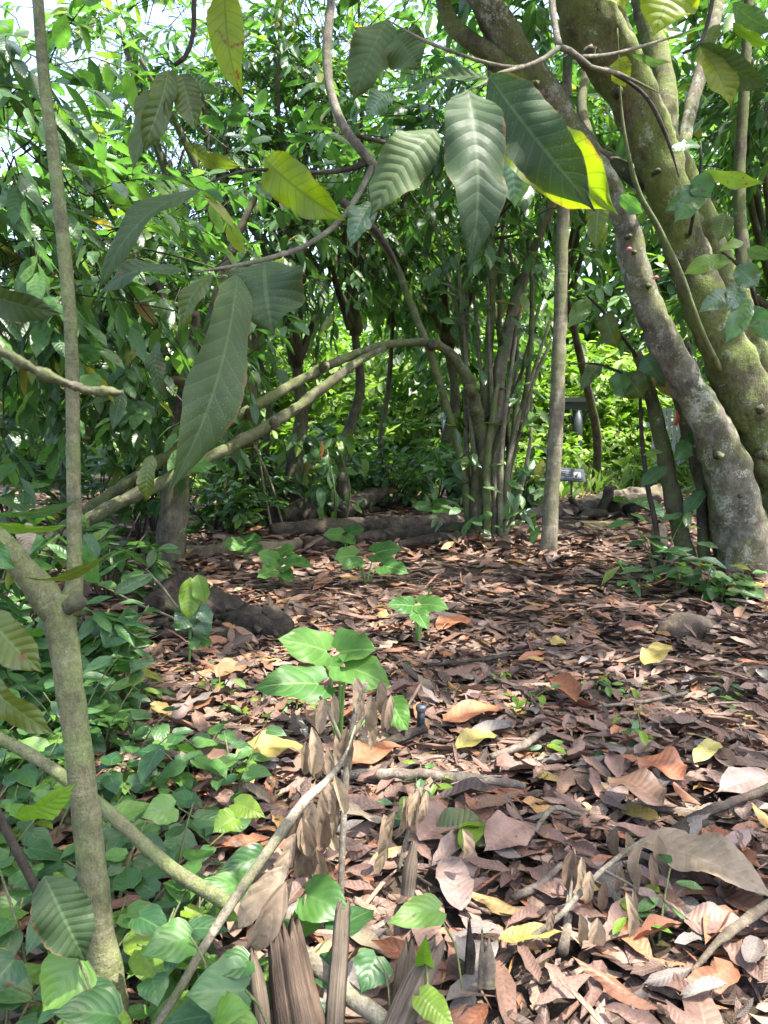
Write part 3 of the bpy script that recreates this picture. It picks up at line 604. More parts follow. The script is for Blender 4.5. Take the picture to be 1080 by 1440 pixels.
small_tree('cacao_tree', 'smallest leafy tree at the right edge above the sunlit shoot', 1150, 790, 18, (4.3, 7.7, 2.9), (4.2, 7.7, 4.2), (1.0, .9, 1.2), M_bark_grey, 44, 130, parts=90, zmin=2.6)

# bundle of thin prop roots under one of the trees
rootb = [o for o in C.objects if o.get('label', '').startswith('tree with a dark bundle')][0]
rs = np.random.default_rng(3)
for i in range(13):
    a = G(318 + i * 7 + rs.uniform(-3, 3), 742 + rs.uniform(-4, 6)); m = MB()
    tube(m, [a - [0, 0, .05], a * .5 + (a * .4 + np.array([-1.7, 9.6, 0]) * .6) * .5 + [0, 0, .5], np.array([-1.7, 9.6, 1.3]) + rs.normal(0, .05, 3)], [.016, .014, .012], 6, step=.12, wob=.02)
    m.build('root', M_bark_thin if i % 3 == 0 else M_bark_dark, rootb)

# the clump of many stems
cl = thing('stem_clump', 'clump of many thin upright stems with small leaves at its dark foot', 'shrub', G(690, 762))
for i, (rows, mt) in enumerate((
    ([(682, 770, 8.55, 17.2), (681, 680, 8.55, 12.9), (683, 560, 8.5, 12.0), (690, 450, 8.5, 12.0), (690, 330, 8.5, 11.2), (686, 200, 8.4, 8.6), (690, 60, 8.3, 6.9)], M_stem_green),
    ([(690, 768, 8.5, 18.9), (696, 620, 8.5, 16.3), (710, 490, 8.45, 15.5), (742, 375, 8.4, 14.6), (775, 290, 8.3, 12.0), (820, 180, 8.2, 8.6)], M_bark_thin),
    ([(700, 765, 8.6, 8.6), (705, 560, 8.6, 7.7), (703, 400, 8.6, 6.9), (710, 300, 8.6, 6.0)], M_stem_green),
    ([(703, 762, 8.45, 7.7), (722, 640, 8.4, 6.9), (738, 585, 8.4, 6.9), (752, 530, 8.4, 6.0), (775, 480, 8.4, 4.3)], M_bark_thin),
    ([(663, 762, 8.6, 15.5), (655, 690, 8.5, 12.9), (638, 605, 8.4, 11.2), (604, 495, 8.2, 11.2), (575, 420, 8.1, 10.3), (545, 350, 8., 10.3), (514, 314, 8., 12.0)], M_stem_green),
    ([(673, 760, 8.7, 7.7), (678, 640, 8.7, 6.9), (655, 520, 8.7, 6.0), (638, 420, 8.7, 6.0), (612, 320, 8.7, 5.2), (600, 200, 8.7, 4.3)], M_stem_green),
    ([(696, 768, 8.4, 8.6), (722, 640, 8.4, 7.7), (742, 530, 8.35, 7.7), (748, 430, 8.3, 6.9), (742, 330, 8.3, 5.2)], M_bark_dark),
    ([(686, 765, 8.4, 12.9), (684, 690, 8.35, 12.0), (688, 620, 8.35, 10.3), (700, 540, 8.3, 6.9)], M_stem_green),
    ([(710, 760, 8.6, 6.0), (716, 640, 8.6, 5.2), (735, 520, 8.6, 5.2), (758, 430, 8.6, 4.3)], M_stem_green),
    ([(672, 768, 8.4, 18.9), (668, 700, 8.45, 16.3), (672, 640, 8.5, 12.0), (690, 560, 8.5, 6.9)], M_bark_dark),
    ([(706, 768, 8.3, 6.9), (730, 700, 8.3, 6.0), (745, 620, 8.3, 5.2), (748, 560, 8.3, 3.4)], M_bark_thin),
    ([(694, 768, 8.7, 7.7), (690, 660, 8.7, 6.9), (720, 560, 8.7, 6.0), (728, 440, 8.7, 5.2), (715, 340, 8.7, 4.3)], M_bark_thin))):
    m = MB(); px_tube(m, rows, nseg=8, step=.07, lump=.22, freq=11, wob=.012); m.build('stem', mt, cl)
rs = np.random.default_rng(17)
crown(cl, rs, P(690, 330, 8.5), (1.2, 8.7, 4.35), (1.5, 1.2, 1.4), 9, 210, 6, (.16, .27), M_cacao, .02, M_bark_dark, parts=70, zmin=3.0)
for i in range(12):
    x0 = rs.uniform(660, 712); x1 = x0 + rs.uniform(-45, 75); y1 = rs.uniform(330, 560); d0 = 8.4 + rs.uniform(-.1, .4); m = MB()
    px_tube(m, [(x0, 762 + rs.uniform(-4, 8), d0, 9), (x0 + (x1 - x0) * .3 + rs.normal(0, 4), 762 - (762 - y1) * .45, d0, 7.5), (x1, y1, d0, 4)], nseg=7, step=.1, lump=.1, freq=9); m.build('stem', (M_twig, M_bark_thin, M_bark_dark)[i % 3], cl)
for i in range(150):
    a, b_ = rs.uniform(612, 765), rs.uniform(585, 745)
    if rs.random() < .5: b_ = rs.uniform(330, 600)
    d = rs.uniform(8.1, 8.5); p = P(a, b_, d); dd = np.array([rs.normal(0, 1), rs.normal(-.4, .6), rs.uniform(-.9, .15)])
    put_leaf(cl, leaf_mesh('oval', T_oval, M_cacao if i % 5 else M_pale, i % 4), p, frame(dd[None], np.array([[rs.normal(0, .4), -.3, 1]]))[0], rs.uniform(.16, .27))

# the bent stems arching over to the clump
ar = thing('arching_stem', 'pair of mossy bent stems arching down into the stem clump', 'tree', G(60, 800))
m = MB(); px_tube(m, [(40, 790, 6.5, 22.7), (110, 728, 6.5, 18.6), (190, 672, 6.5, 16.7), (250, 632, 6.6, 16.0), (310, 600, 6.7, 15.3), (380, 559, 6.9, 14.7), (450, 520, 7.3, 13.3), (520, 491, 7.7, 11.3), (580, 481, 8.0, 10.6), (625, 491, 8.2, 13.3), (655, 530, 8.3, 16.7), (674, 590, 8.4, 18.0), (684, 670, 8.45, 19.4), (690, 775, 8.5, 22.0)], nseg=16, step=.035, lump=.30, freq=12); m.build('stem', M_bark_arch, ar)
m = MB(); px_tube(m, [(60, 785, 6.2, 21.3), (140, 722, 6.2, 19.4), (230, 678, 6.3, 18.6), (300, 641, 6.5, 17.3), (360, 608, 6.7, 16.7), (410, 578, 6.9, 15.3), (460, 541, 7.2, 14.0), (505, 508, 7.5, 11.3), (540, 489, 7.8, 8.0)], nseg=16, step=.035, lump=.30, freq=12); m.build('stem', M_bark_arch, ar)

for (x_, y_, dd_, s_) in ((455, 513, 7.2, 13), (350, 578, 6.7, 12), (610, 482, 8.0, 12), (385, 592, 6.7, 12), (662, 545, 8.2, 14), (280, 650, 6.35, 13), (668, 575, 8.3, 12)):
    m = MB(); q_ = P(x_, y_, dd_); r_ = s_ * dd_ / FOC / 2; tube(m, [q_ + [0, .05, -.03], q_, q_ + [.004, -.03, .03]], [r_ * 1.3, r_, r_ * .4], 8, n=7, lump=.6, freq=25); m.build('knot', M_bark_arch, ar)

# slender dark trees beside the great tree
t = thing('slender_tree', 'dark slim leaning tree in front of the pale fence', 'tree', G(966, 812))
m = MB(); px_tube(m, [(974, 822, 6.7, 34.0), (962, 770, 6.65, 25.5), (944, 690, 6.6, 23.8), (926, 600, 6.55, 20.4), (908, 530, 6.5, 17.0), (895, 495, 6.5, 12.8)], nseg=14, step=.05, lump=.14); m.build('trunk', M_bark_dark, t)
m = MB(); px_tube(m, [(898, 505, 6.5, 6.8), (880, 480, 6.4, 5.1), (850, 440, 6.3, 4.2), (825, 415, 6.2, 3.4)], nseg=6, step=.06); px_tube(m, [(905, 520, 6.5, 5.1), (880, 525, 6.3, 4.2), (840, 512, 6.1, 3.4), (800, 512, 6., 2.5)], nseg=6, step=.06); m.build('limb', M_twig_dark, t)
for k, (B, T, wd, rl) in enumerate((((880, 525), (905, 560), 40, 0), ((870, 520), (880, 560), 30, 20), ((905, 500), (935, 545), 34, 10), ((850, 440), (870, 490), 30, 10), ((925, 500), (950, 560), 34, 10), ((830, 420), (800, 460), 26, 0), ((845, 512), (815, 548), 24, 30), ((960, 555), (985, 530), 22, 40))):
    hero(t, B, T, 6.3, 6.25, wd, M_cacao if k % 3 else M_olive, roll=rl, nl=16, nw=6, seed=60 + k)
t = thing('slender_tree', 'thinnest dark upright stem between the slim tree and the great trunk', 'tree', G(990, 808))
m = MB(); px_tube(m, [(992, 816, 6.6, 20), (988, 740, 6.6, 16), (984, 640, 6.6, 14), (978, 560, 6.6, 12), (965, 480, 6.6, 9)], nseg=10, step=.06, lump=.12); m.build('trunk', M_bark_dark, t)

# ================================================================ far trees behind the clearing
def far_crown_mesh(seed, n, rad, L):
    rs = np.random.default_rng(seed); q = 26
    e = nrm(rs.normal(0, 1, (q, 3))) * (rs.random((q, 1)) ** .35) * np.asarray(rad) * .85
    c = e[rs.integers(q, size=n)] + rs.normal(0, 1, (n, 3)) * np.asarray(rad) * .2
    pos, d, nn, LL, R, _ = spray(rs, c, c + rs.normal(0, .3, c.shape), 6, L, .5)
    m = MB(); rot = frame(d, nn); ch = rs.integers(3, size=len(pos))
    for t in range(3): m.leaves(T_low[t], pos[ch == t], rot[ch == t], LL[ch == t], R[ch == t])
    return m
FARM = {}
for key, mt in (('green', M_far), ('sunny', M_sunny)):  # same crowns twice, the sunny ones in a leaf colour brightened for sunlight
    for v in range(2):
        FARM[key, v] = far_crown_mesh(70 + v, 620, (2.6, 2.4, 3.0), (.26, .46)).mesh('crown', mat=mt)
FT = [(-17, 26, 1.1, 'green'), (-12.5, 22, .8, 'green'), (-6.4, 16.5, .6, 'green'), (-9.5, 30, 1.1, 'green'), (-3.4, 17.5, .75, 'green'), (-1.0, 19, .9, 'sunny'), (1.8, 17.6, .85, 'green'), (-3.4, 30, 1.3, 'green'),
      (3.4, 25.5, 1.5, 'green'), (6.4, 20.5, .9, 'sunny'), (8.8, 25, 1.6, 'green'), (10.5, 20.5, 1.1, 'sunny'), (7.6, 14.2, .9, 'green'), (5.2, 19.2, .62, 'sunny'), (4.0, 20.6, .7, 'sunny'), (13, 27, 1.8, 'green'), (10.0, 14, 1.1, 'green'), (-9.2, 12.6, .55, 'green'), (0.6, 22.5, 1.0, 'sunny'), (7.8, 17.6, .6, 'sunny'), (-5.2, 21, .7, 'sunny'), (-8.2, 18.5, .6, 'sunny'), (-12.5, 17.5, .6, 'sunny')]
FL = {'green': 'dark green far tree closing the view behind the plantation', 'sunny': 'sunlit yellow green tree beyond the clearing'}
rs = np.random.default_rng(9)
for i, (x, y, s, key) in enumerate(FT):
    low = 2.1 if key == 'sunny' else 3.3
    t = thing('far_tree', FL[key], 'tree', (x, y, gh(x, y)), 'far trees beyond the clearing, ' + key)
    m = MB(); tube(m, [np.array([x, y, -.1]), np.array([x + .1, y, 1.5 * s]), np.array([x + rs.normal(0, .2), y, low * s])], [.17 * s, .13 * s, .08 * s], 8, step=.4, lump=.12); m.build('trunk', M_bark_dark, t)
    o = link('crown', FARM[key, i % 2], t); o['kind'] = 'stuff'; o.location = (0, 0, low * s + (-.1 if key == 'sunny' else .3)); o.scale = (s, s, s * (.8 if key == 'sunny' else 1)); o.rotation_euler = (0, 0, rs.uniform(0, 6.28))

# sunlit weeds, bushes and grass of the clearing
rs = np.random.default_rng(12)
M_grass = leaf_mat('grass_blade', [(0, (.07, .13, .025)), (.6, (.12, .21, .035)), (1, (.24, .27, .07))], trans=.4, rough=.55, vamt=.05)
n = 6500
gx = rs.uniform(-5, 13, n); gy = rs.uniform(13.0, 21, n)
keepm = gy > 13.4 + .5 * np.sin(gx * 1.7) + np.where(gx < 1, 1.2, 0) + np.where(gx > 4.5, .8, 0)
gx, gy = gx[keepm], gy[keepm]; n = len(gx)
d = np.stack([rs.normal(0, .45, n), rs.normal(0, .45, n), np.ones(n)], 1); nn = np.stack([rs.normal(0, 1, n), rs.normal(-.5, 1, n), np.full(n, .5)], 1)
m = MB(); T_blade = [leaf('lance', 4, 2, arch=.25, aspect=.35), leaf('lance', 4, 2, arch=.4, aspect=.9)]
big = rs.random(n) < .4; H = rs.uniform(.2, .62, n)
for q, tt in ((~big, T_blade[0]), (big, T_blade[1])):
    m.leaves(tt, np.stack([gx, gy, gh(gx, gy) - .02], 1)[q], frame(d, nn)[q], H[q], rs.random(n)[q])
o = m.build('grass', M_grass, stuff=True)
def bush(name, label, base, h, rad, nl, L, mat, seed, group=None, tpl=None, parts=0):
    t = thing(name, label, 'bush', base, group); rs = np.random.default_rng(seed); base = np.asarray(base, float)
    ns = 6; ends = base + np.stack([rs.normal(0, rad * .6, ns), rs.normal(0, rad * .6, ns), h * rs.uniform(.6, 1., ns)], 1)
    for e in ends:
        m = MB(); tube(m, [base - [0, 0, .05], base * .5 + e * .5 + [0, 0, .1 * h], e], [.012, .009, .004], 5, step=.12, wob=.01); m.build('stem', M_twig_dark, t)
    nt = nl // 6; c = ends[rs.integers(ns, size=nt)] * 1.0; f = rs.uniform(.3, 1, (nt, 1)); c = base + (c - base) * f + rs.normal(0, rad * .28, (nt, 3)); c[:, 2] = np.maximum(c[:, 2], base[2] + .08)
    pos, d, nn, LL, R, _ = spray(rs, c, c - base, 6, L, .2, .5); rot = frame(d, nn); tp = tpl or T_oval
    sel = np.zeros(len(pos), bool); ok = ~lit(pos, .3)
    if parts:
        x, y, dp = proj(pos); vis = np.nonzero((x > -15) & (x < 1095) & (y > -10) & (y < 1450) & (dp > .4) & ok)[0]; vis = vis[np.argsort(dp[vis])][:parts]; sel[vis] = True
        for i in vis: put_leaf(t, leaf_mesh('bush%d' % id(tp), tp, mat, i % len(tp)), pos[i], rot[i], LL[i])
    q = np.nonzero(~sel & ok)[0]
    if len(q):
        m = MB(); ch = rs.integers(len(tp), size=len(q))
        for k in range(len(tp)): m.leaves(tp[k], pos[q[ch == k]], rot[q[ch == k]], LL[q[ch == k]], R[q[ch == k]])
        m.build('foliage', mat, t, stuff=True)
    return t
for i, (x, y, h, r, lab) in enumerate(((2.6, 15.6, .9, .6, 'bright weed bush left of the slate sign post'), (4.3, 16.0, 1.1, .7, 'tallest sunlit bush in the grass right of the sign'), (5.5, 15.3, .8, .6, 'low sunlit bush in front of the pale fence'),
        (3.4, 17.6, 1.3, .9, 'yellow green bush under the dark lamp column'), (6.8, 16.6, 1.2, .8, 'sunlit bush close to the fence seen between trunks'), (1.2, 15.8, .9, .7, 'pale bush by the blue post'), (-.6, 15.4, .8, .7, 'bush in the light behind the straight dark trunk'), (8.2, 17.5, 1.6, 1.0, 'tall bush at the fence end by the leaning tree'), (4.9, 18.5, 2.0, 1.1, 'rounded yellow green shrub at the far side of the grass'), (2.9, 19.8, 2.4, 1.2, 'tall yellow green shrub behind the straight pale tree'), (6.1, 19.8, 2.7, 1.3, 'tall leafy shrub glowing behind the slim dark tree'), (7.6, 19.2, 2.4, 1.2, 'tall shrub behind the pale picket fence'), (4.5, 21.0, 3.2, 1.5, 'highest yellow green shrub beyond the pavilion post'), (.2, 17.2, 1.9, 1.1, 'bright shrub beyond the stem clump'), (-1.6, 16.0, 1.7, 1.0, 'bright shrub beyond the two dark trunks'))):
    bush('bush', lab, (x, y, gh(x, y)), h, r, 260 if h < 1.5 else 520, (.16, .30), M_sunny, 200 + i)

# dark post of a pavilion, blue post, pale fence, sign
M_post = plain_mat('dark_painted_steel', (.025, .035, .035), .45); M_roof = plain_mat('dark_roof', (.03, .032, .032), .7)
t = thing('pavilion', 'dark round pavilion post holding a dark roof edge behind the grass', 'pavilion', (4.45, 17.8, 0))
m = MB(); tube(m, [(4.45, 17.8, -.1), (4.45, 17.8, 1.62)], .12, 12, n=4); m.build('post', M_post, t)
m = MB(); tube(m, [(4.45, 17.8, -.05), (4.45, 17.8, .3)], .17, 12, n=3); m.build('post_base', M_post, t)
m = MB(); box(m, (4.45, 17.8, 1.71), (.66, .16, .16)); m.build('beam', M_post, t)
m = MB(); box(m, (4.45, 17.9, 1.85), (.8, .5, .10)); m.build('roof', M_roof, t)
for sx in (-1, 1):
    m = MB(); tube(m, [(4.45 + sx * .1, 17.8, 1.3), (4.45 + sx * .28, 17.8, 1.62)], .05, 8, n=3); m.build('brace', M_post, t)
t = thing('signpost', 'slim pale blue post standing behind the stem clump', 'post', (1.18, 14.4, 0))
M_blue = plain_mat('pale_blue_paint', (.32, .45, .62), .5)
m = MB(); box(m, (1.18, 14.4, .75), (.17, .09, 1.5)); m.build('post', M_blue, t)
m = MB(); box(m, (1.18, 14.4, 1.515), (.2, .12, .03)); m.build('cap', M_blue, t)
t = thing('picket_fence', 'pale lilac grey fence of close upright pickets behind the leaning trunks', 'fence', (7, 16.6, 0))
M_pick = plain_mat('pale_fence_paint', (.52, .50, .56), .6); pk = MB(); box(pk, (0, 0, .85), (.075, .03, 1.6)); pm = pk.mesh('picket', mat=M_pick)
for i in range(44):
    o = link('picket', pm, t); o.location = (-1.2 + i * .105, .05 * math.sin(i), random.uniform(-.02, .02))
for z in (.35, 1.3):
    m = MB(); box(m, (7 + 1.05, 16.66, z), (4.8, .05, .09)); m.build('rail', M_pick, t)
sb = G(804, 706); d_ = (sb - CAM) @ FW
t = thing('sign', 'small slate name sign tilted on a thin dark post before the grass', 'sign', sb)
pt = P(804, 668, d_)
m = MB(); tube(m, [sb - [0, 0, .1], pt + [0, .03, 0]], .018, 8, n=4); m.build('post', M_post, t)
ax = np.array([[1, .06, -.07], [0, .62, .78], [.05, -.78, .62]]); ax = nrm(ax)
m = MB(); box(m, pt, (.45, .26, .018), ax); pn = m.build('panel', plain_mat('slate_panel', (.04, .05, .06), .6, spec=.1), t)
m = MB(); box(m, pt + ax[2] * .0105, (.43, .24, .004), ax); pr = m.build('panel_face', plain_mat('panel_face', (.035, .044, .058), .6, spec=.1), pn)
m = MB()
for r_ in range(4):
    box(m, pt + ax[2] * .0135 + ax[1] * (.07 - r_ * .045) + ax[0] * (-.10 + .01 * (r_ % 2)), (.17 - .02 * (r_ % 3), .014, .002), ax)
box(m, pt + ax[2] * .0135 + ax[0] * .09 - ax[1] * .01, (.13, .13, .002), ax)
m.build('print', plain_mat('dark_print', (.05, .07, .09), .5), pn, stuff=True)

# ribbons tied to stems
M_red = plain_mat('red_ribbon', (.55, .06, .03), .5); M_or = plain_mat('orange_ribbon', (.75, .20, .03), .5)
for (a, b_, d, h, mt, lab) in ((732, 430, 8.2, 24, M_red, 'red ribbon tied to the pale stem in the clump'), (452, 632, 9.2, 24, M_or, 'orange ribbon strip hanging over the drooping leafy clump'), (951, 588, 6.35, 20, M_red, 'short red ribbon by the slim dark tree near the fence')):
    m = MB(); tube(m, [P(a, b_ - h / 2, d), P(a + 2, b_, d), P(a - 2, b_ + h / 2, d)], [.006, .016, .012], 6, n=8, flat=.3, wob=.006); tag(m.build('ribbon', mt), lab, 'ribbon')

# drooping leafy clump and dark mound at its side
t = thing('leafy_clump', 'dense upright clump of long drooping green leaves before the dark trunks', 'plant', G(455, 738)); rs = np.random.default_rng(5)
for i in range(5):
    e = G(430 + i * 14, 738 + rs.uniform(-3, 3)); m = MB(); tube(m, [e - [0, 0, .04], e + [rs.normal(0, .1), rs.normal(0, .1), .5], e + [rs.normal(0, .15), rs.normal(0, .15), 1.0]], [.014, .011, .006], 6, step=.1); m.build('stem', M_stem_green, t)
for i in range(120):
    p = G(450 + rs.normal(0, 24), 735) + [0, rs.uniform(-.5, .2), rs.uniform(.15, 1.25)]; dd = np.array([rs.normal(0, .5), rs.normal(-.2, .4), rs.uniform(-1.2, -.2)])
    put_leaf(t, leaf_mesh('oval', T_oval, (M_cacao, M_sunny, M_cacao)[i % 3], i % 4), p, frame(dd[None], np.array([[rs.normal(0, .4), -1, .6]]))[0], rs.uniform(.18, .32))

# ================================================================ logs, stumps, sticks on the ground
def log(name, label, rows, mat, cat='log', lift=.55, lump=.25, nseg=14, arms=(), ridge=.08, freq=6):
    """rows: ground pixel x, y and width in photo px"""
    pts = []; rad = []
    for a, b_, wd, *up in rows:
        g = G(a, b_); d = (g - CAM) @ FW; r = wd * 1.15 * d / FOC / 2; pts.append(g + [0, 0, r * lift + .03 + (up[0] if up else 0)]); rad.append(r)
    t = thing(name, label, cat, G(rows[0][0], rows[0][1])) if arms else None
    m = MB(); tube(m, pts, rad, nseg, step=.035, lump=lump, freq=freq, ridge=ridge); o = m.build('trunk' if arms else name, mat, t)
    if not arms: tag(o, label, cat); return o
    for ar_ in arms:
        m = MB(); px_tube(m, ar_, nseg=10, step=.05, lump=.3, freq=9); m.build('branch', mat, t)
    return t
log('log', 'pale barkless log end lying behind the stout short trunk', [(235, 788, 15), (300, 785, 17), (375, 780, 16), (425, 774, 13)], M_log_pale)
log('log', 'long dark log lying across the middle of the litter behind the seedlings', [(425, 775, 15), (500, 770, 19), (590, 762, 20), (668, 752, 18)], M_log)
log('log', 'slender bare log half buried behind the long dark log', [(380, 757, 20), (470, 752, 22), (560, 748, 20), (640, 742, 18)], M_log)
log('log', 'tilted fallen log whose far end rests raised near the thin dark tree', [(472, 738, 24, .05), (505, 728, 22, .12), (548, 712, 18, .22)], M_log)
log('stump', 'low black rotten lump at the foot of the forked dark trunk', [(375, 745, 34), (400, 742, 52), (425, 742, 46), (445, 742, 30)], M_rot, 'stump', lift=.5, lump=.5)
log('log', 'thick greyish fallen log with smooth bark before the sunlit grass', [(815, 719, 15), (860, 712, 20), (930, 704, 21)], M_log_pale, lift=.6)
log('driftwood', 'dark branching piece of fallen wood with upright arms before the sign', [(790, 728, 14), (830, 726, 18), (870, 722, 20), (922, 714, 16)], M_rot, 'driftwood', lift=.8, arms=(
    [(836, 728, 11.2, 16), (848, 712, 11.2, 16), (858, 690, 11.2, 14), (862, 684, 11.2, 8)], [(836, 726, 11.1, 14), (815, 714, 11.1, 12), (801, 700, 11.1, 8)], [(850, 724, 11.0, 14), (830, 722, 10.9, 12), (812, 730, 10.8, 9)], [(880, 718, 11.1, 16), (905, 708, 11.2, 14), (925, 700, 11.3, 10)]))
log('log', 'thin dark log running from the stem clump to the driftwood', [(725, 737, 16), (765, 731, 18), (800, 728, 14)], M_log)
log('log', 'dark curved log just left of the stem clump foot', [(560, 775, 12), (620, 768, 16), (668, 768, 18)], M_log)
m = MB(); g = G(850, 745); box(m, g + [0, 0, .05], (.62, .22, .10), nrm(np.array([[1, .08, -.02], [-.08, 1, 0], [.02, 0, 1]]))); tag(m.build('plank', wood_mat('yellow_wood', (.20, .15, .07), (.33, .26, .12), moss=(.14, .15, .05))), 'yellowish flat plank lying before the dark driftwood', 'plank')
log('stump', 'largest black rotten stump lump sprawling on the ground below the stout trunk', [(215, 874, 40), (250, 882, 78), (290, 887, 66), (330, 888, 46), (352, 886, 24)], M_rot, 'stump', lift=.45, lump=.42, nseg=34, ridge=.10, freq=11)
log('stump', 'smaller rounded black rotten lump at the clearing side of the larger one', [(325, 896, 30), (355, 899, 50), (388, 899, 44), (412, 897, 20)], M_rot, 'stump', lift=.4, lump=.40, nseg=30, ridge=.10, freq=12)
def rotten(o, cx, cy, rx, ry, h, n, seed):
    """broken root ends and fibres standing out of a rotten stump, as its parts"""
    rs = np.random.default_rng(seed); c0 = G(cx, cy)
    t = thing('stump', o['label'], 'stump', c0); del o['label'], o['category']; o.name = 'body'; o.parent = t; o.location = (np.array(o.location) - c0).tolist()
    for i in range(n):
        az = rs.uniform(0, 6.28); q = np.sqrt(rs.random()) * .8; p = c0 + np.array([math.cos(az) * rx * q, math.sin(az) * ry * q, h * (1 - q * q) * .8]); dr = np.array([math.cos(az + rs.normal(0, .7)), math.sin(az + rs.normal(0, .7)), rs.uniform(-.5, .55)]); L = rs.uniform(.10, .28); r0 = rs.uniform(.014, .042)
        m = MB(); tube(m, [p - dr * L * .5, p, p + dr * L * .45 + [0, 0, rs.uniform(-.02, .02)], p + dr * L * .8 - [0, 0, .03]], [r0, r0 * 1.1, r0 * .8, r0 * .25], 8, step=.02, lump=.5, freq=26, ridge=.15); m.build('root', (M_rot, M_log)[i % 4 == 0], t)
stumps_ = [o for o in C.objects if o.name.startswith('stump') and 'black rotten' in str(o.get('label'))]
for o in stumps_:
    if 'largest' in o['label']: rotten(o, 285, 893, .36, .16, .22, 26, 1)
    elif 'smaller' in o['label']: rotten(o, 362, 900, .22, .12, .15, 15, 2)
log('root', 'long dark root snaking over the litter by the rotten lumps', [(150, 905, 14), (230, 905, 16), (320, 906, 20), (395, 900, 16)], M_rot, 'root')
log('stump', 'mossy half buried brown lump below the great leaning tree', [(925, 895, 22), (955, 897, 40), (985, 895, 36), (1008, 892, 18)], M_log, 'stump', lift=.12, lump=.32, nseg=28, ridge=.08, freq=12)
log('stump', 'short upright broken stub beside the slim dark tree', [(928, 790, 22, 0), (927, 788, 20, .12), (925, 786, 18, .26)], M_rot, 'stump', lift=.0, lump=.3)
def stick(label, rows, mat=M_stick, cat='stick', group=None):
    pts = []; rad = []
    for a, b_, wd, *up in rows:
        g = G(a, b_); d = (g - CAM) @ FW; r = wd * d / FOC / 2; pts.append(g + [0, 0, r + .048 + (up[0] if up else 0)]); rad.append(r)
    m = MB(); tube(m, pts, rad, 9, step=.025, lump=.34, freq=22, ridge=.08, wob=.004); return tag(m.build('stick', mat), label, cat, group)
stick('long pale straight stick lying in sunlight behind the dead fronds', [(480, 1112, 12), (560, 1112, 15), (640, 1117, 15), (715, 1124, 13), (738, 1128, 9)])
stick('thick grey stick at the right edge pointing into the litter', [(915, 1208, 8, .0), (985, 1178, 14, .02), (1030, 1160, 12, .02), (1100, 1128, 11, .02)], M_log)
stick('short dark charred stick lying in the shade of the bare litter', [(905, 1222, 8), (930, 1208, 17), (960, 1195, 18), (992, 1179, 10)], M_rot)
stick('thin grey stick leaning beside the pipe', [(690, 1086, 10), (740, 1066, 11), (770, 1043, 8)])
stick('pale short stick upright in the litter under the drooping sprig', [(790, 1370, 14), (798, 1320, 13), (802, 1285, 11, .03)])
stick('bleached flat stick at the lower corner of the litter', [(970, 1396, 6, .0), (1010, 1362, 13, .02), (1045, 1335, 14, .02), (1100, 1296, 12, .02)], M_log_pale)
stick('curved tan stick arching out of the litter', [(745, 1200, 7), (775, 1180, 8, .05), (815, 1175, 7, .02)])
stick('forked thin twig lying under the tan leaf', [(720, 1290, 10), (760, 1270, 11), (790, 1240, 8)])
stick('grey twig by the black rotten lump', [(140, 900, 10), (190, 895, 12), (255, 885, 10)])
stick('thin brown twig lying next to the metal pipe', [(535, 1068, 10), (560, 1060, 14), (597, 1045, 12)], M_rot)
stick('long brown twig across the shaded litter below the seedlings', [(600, 950, 5), (690, 940, 6), (760, 925, 5)], M_twig_dark)
stick('pale twig in front of the mossy lump', [(840, 1010, 5), (900, 1003, 6), (965, 990, 5)])
stick('thin stick half under dry leaves beneath the rust leaf', [(880, 1150, 8), (940, 1160, 9), (1010, 1165, 7)])
stick('wiry dark twig lying in the sunlight between the two dead fronds', [(560, 1225, 5), (600, 1275, 5, .02), (690, 1310, 4)], M_twig_dark)
for i, (rows) in enumerate(([(270, 880, 5.0, 5), (235, 835, 5.0, 4), (205, 800, 5.0, 3)], [(265, 878, 4.9, 4), (225, 862, 4.9, 4), (165, 835, 4.9, 3), (130, 815, 4.9, 2)], [(250, 868, 4.95, 4), (262, 830, 4.95, 3)])):
    m = MB(); px_tube(m, rows, nseg=5, step=.04, wob=.006); m.build('twig', M_twig, None) if False else tag(m.build('twig', M_twig), ('bare pale twig rising steeply by the rotten stump', 'bare twig reaching low to the left from the rotten stump', 'shortest bare twig above the rotten stump')[i], 'twig')

# metal pipe
pb = G(592, 1044); d_ = (pb - CAM) @ FW; r_ = 12.5 * d_ / FOC / 2
t = thing('pipe', 'short dark metal pipe with a cap standing upright in the litter', 'pipe', pb)
M_pipe = plain_mat('dark_galvanised_pipe', (.05, .055, .065), .42, metal=.6); tp = P(592, 1000, d_)
m = MB(); tube(m, [pb - [0, 0, .1], tp], r_ * .9, 16, n=8); m.build('pipe_shaft', M_pipe, t)
m = MB(); tube(m, [tp, tp + [0, 0, .006], tp + [0, 0, .022], tp + [0, 0, .03]], [r_ * 1.0, r_ * 1.18, r_ * 1.18, r_ * .9], 16, n=8); m.build('cap', plain_mat('worn_steel', (.22, .23, .25), .35, metal=.8), t)
m = MB(); q = P(592, 1036, d_); tube(m, [q - [0, 0, .015], q + [0, 0, .015]], r_ * 1.08, 16, n=4); m.build('collar', M_pipe, t)

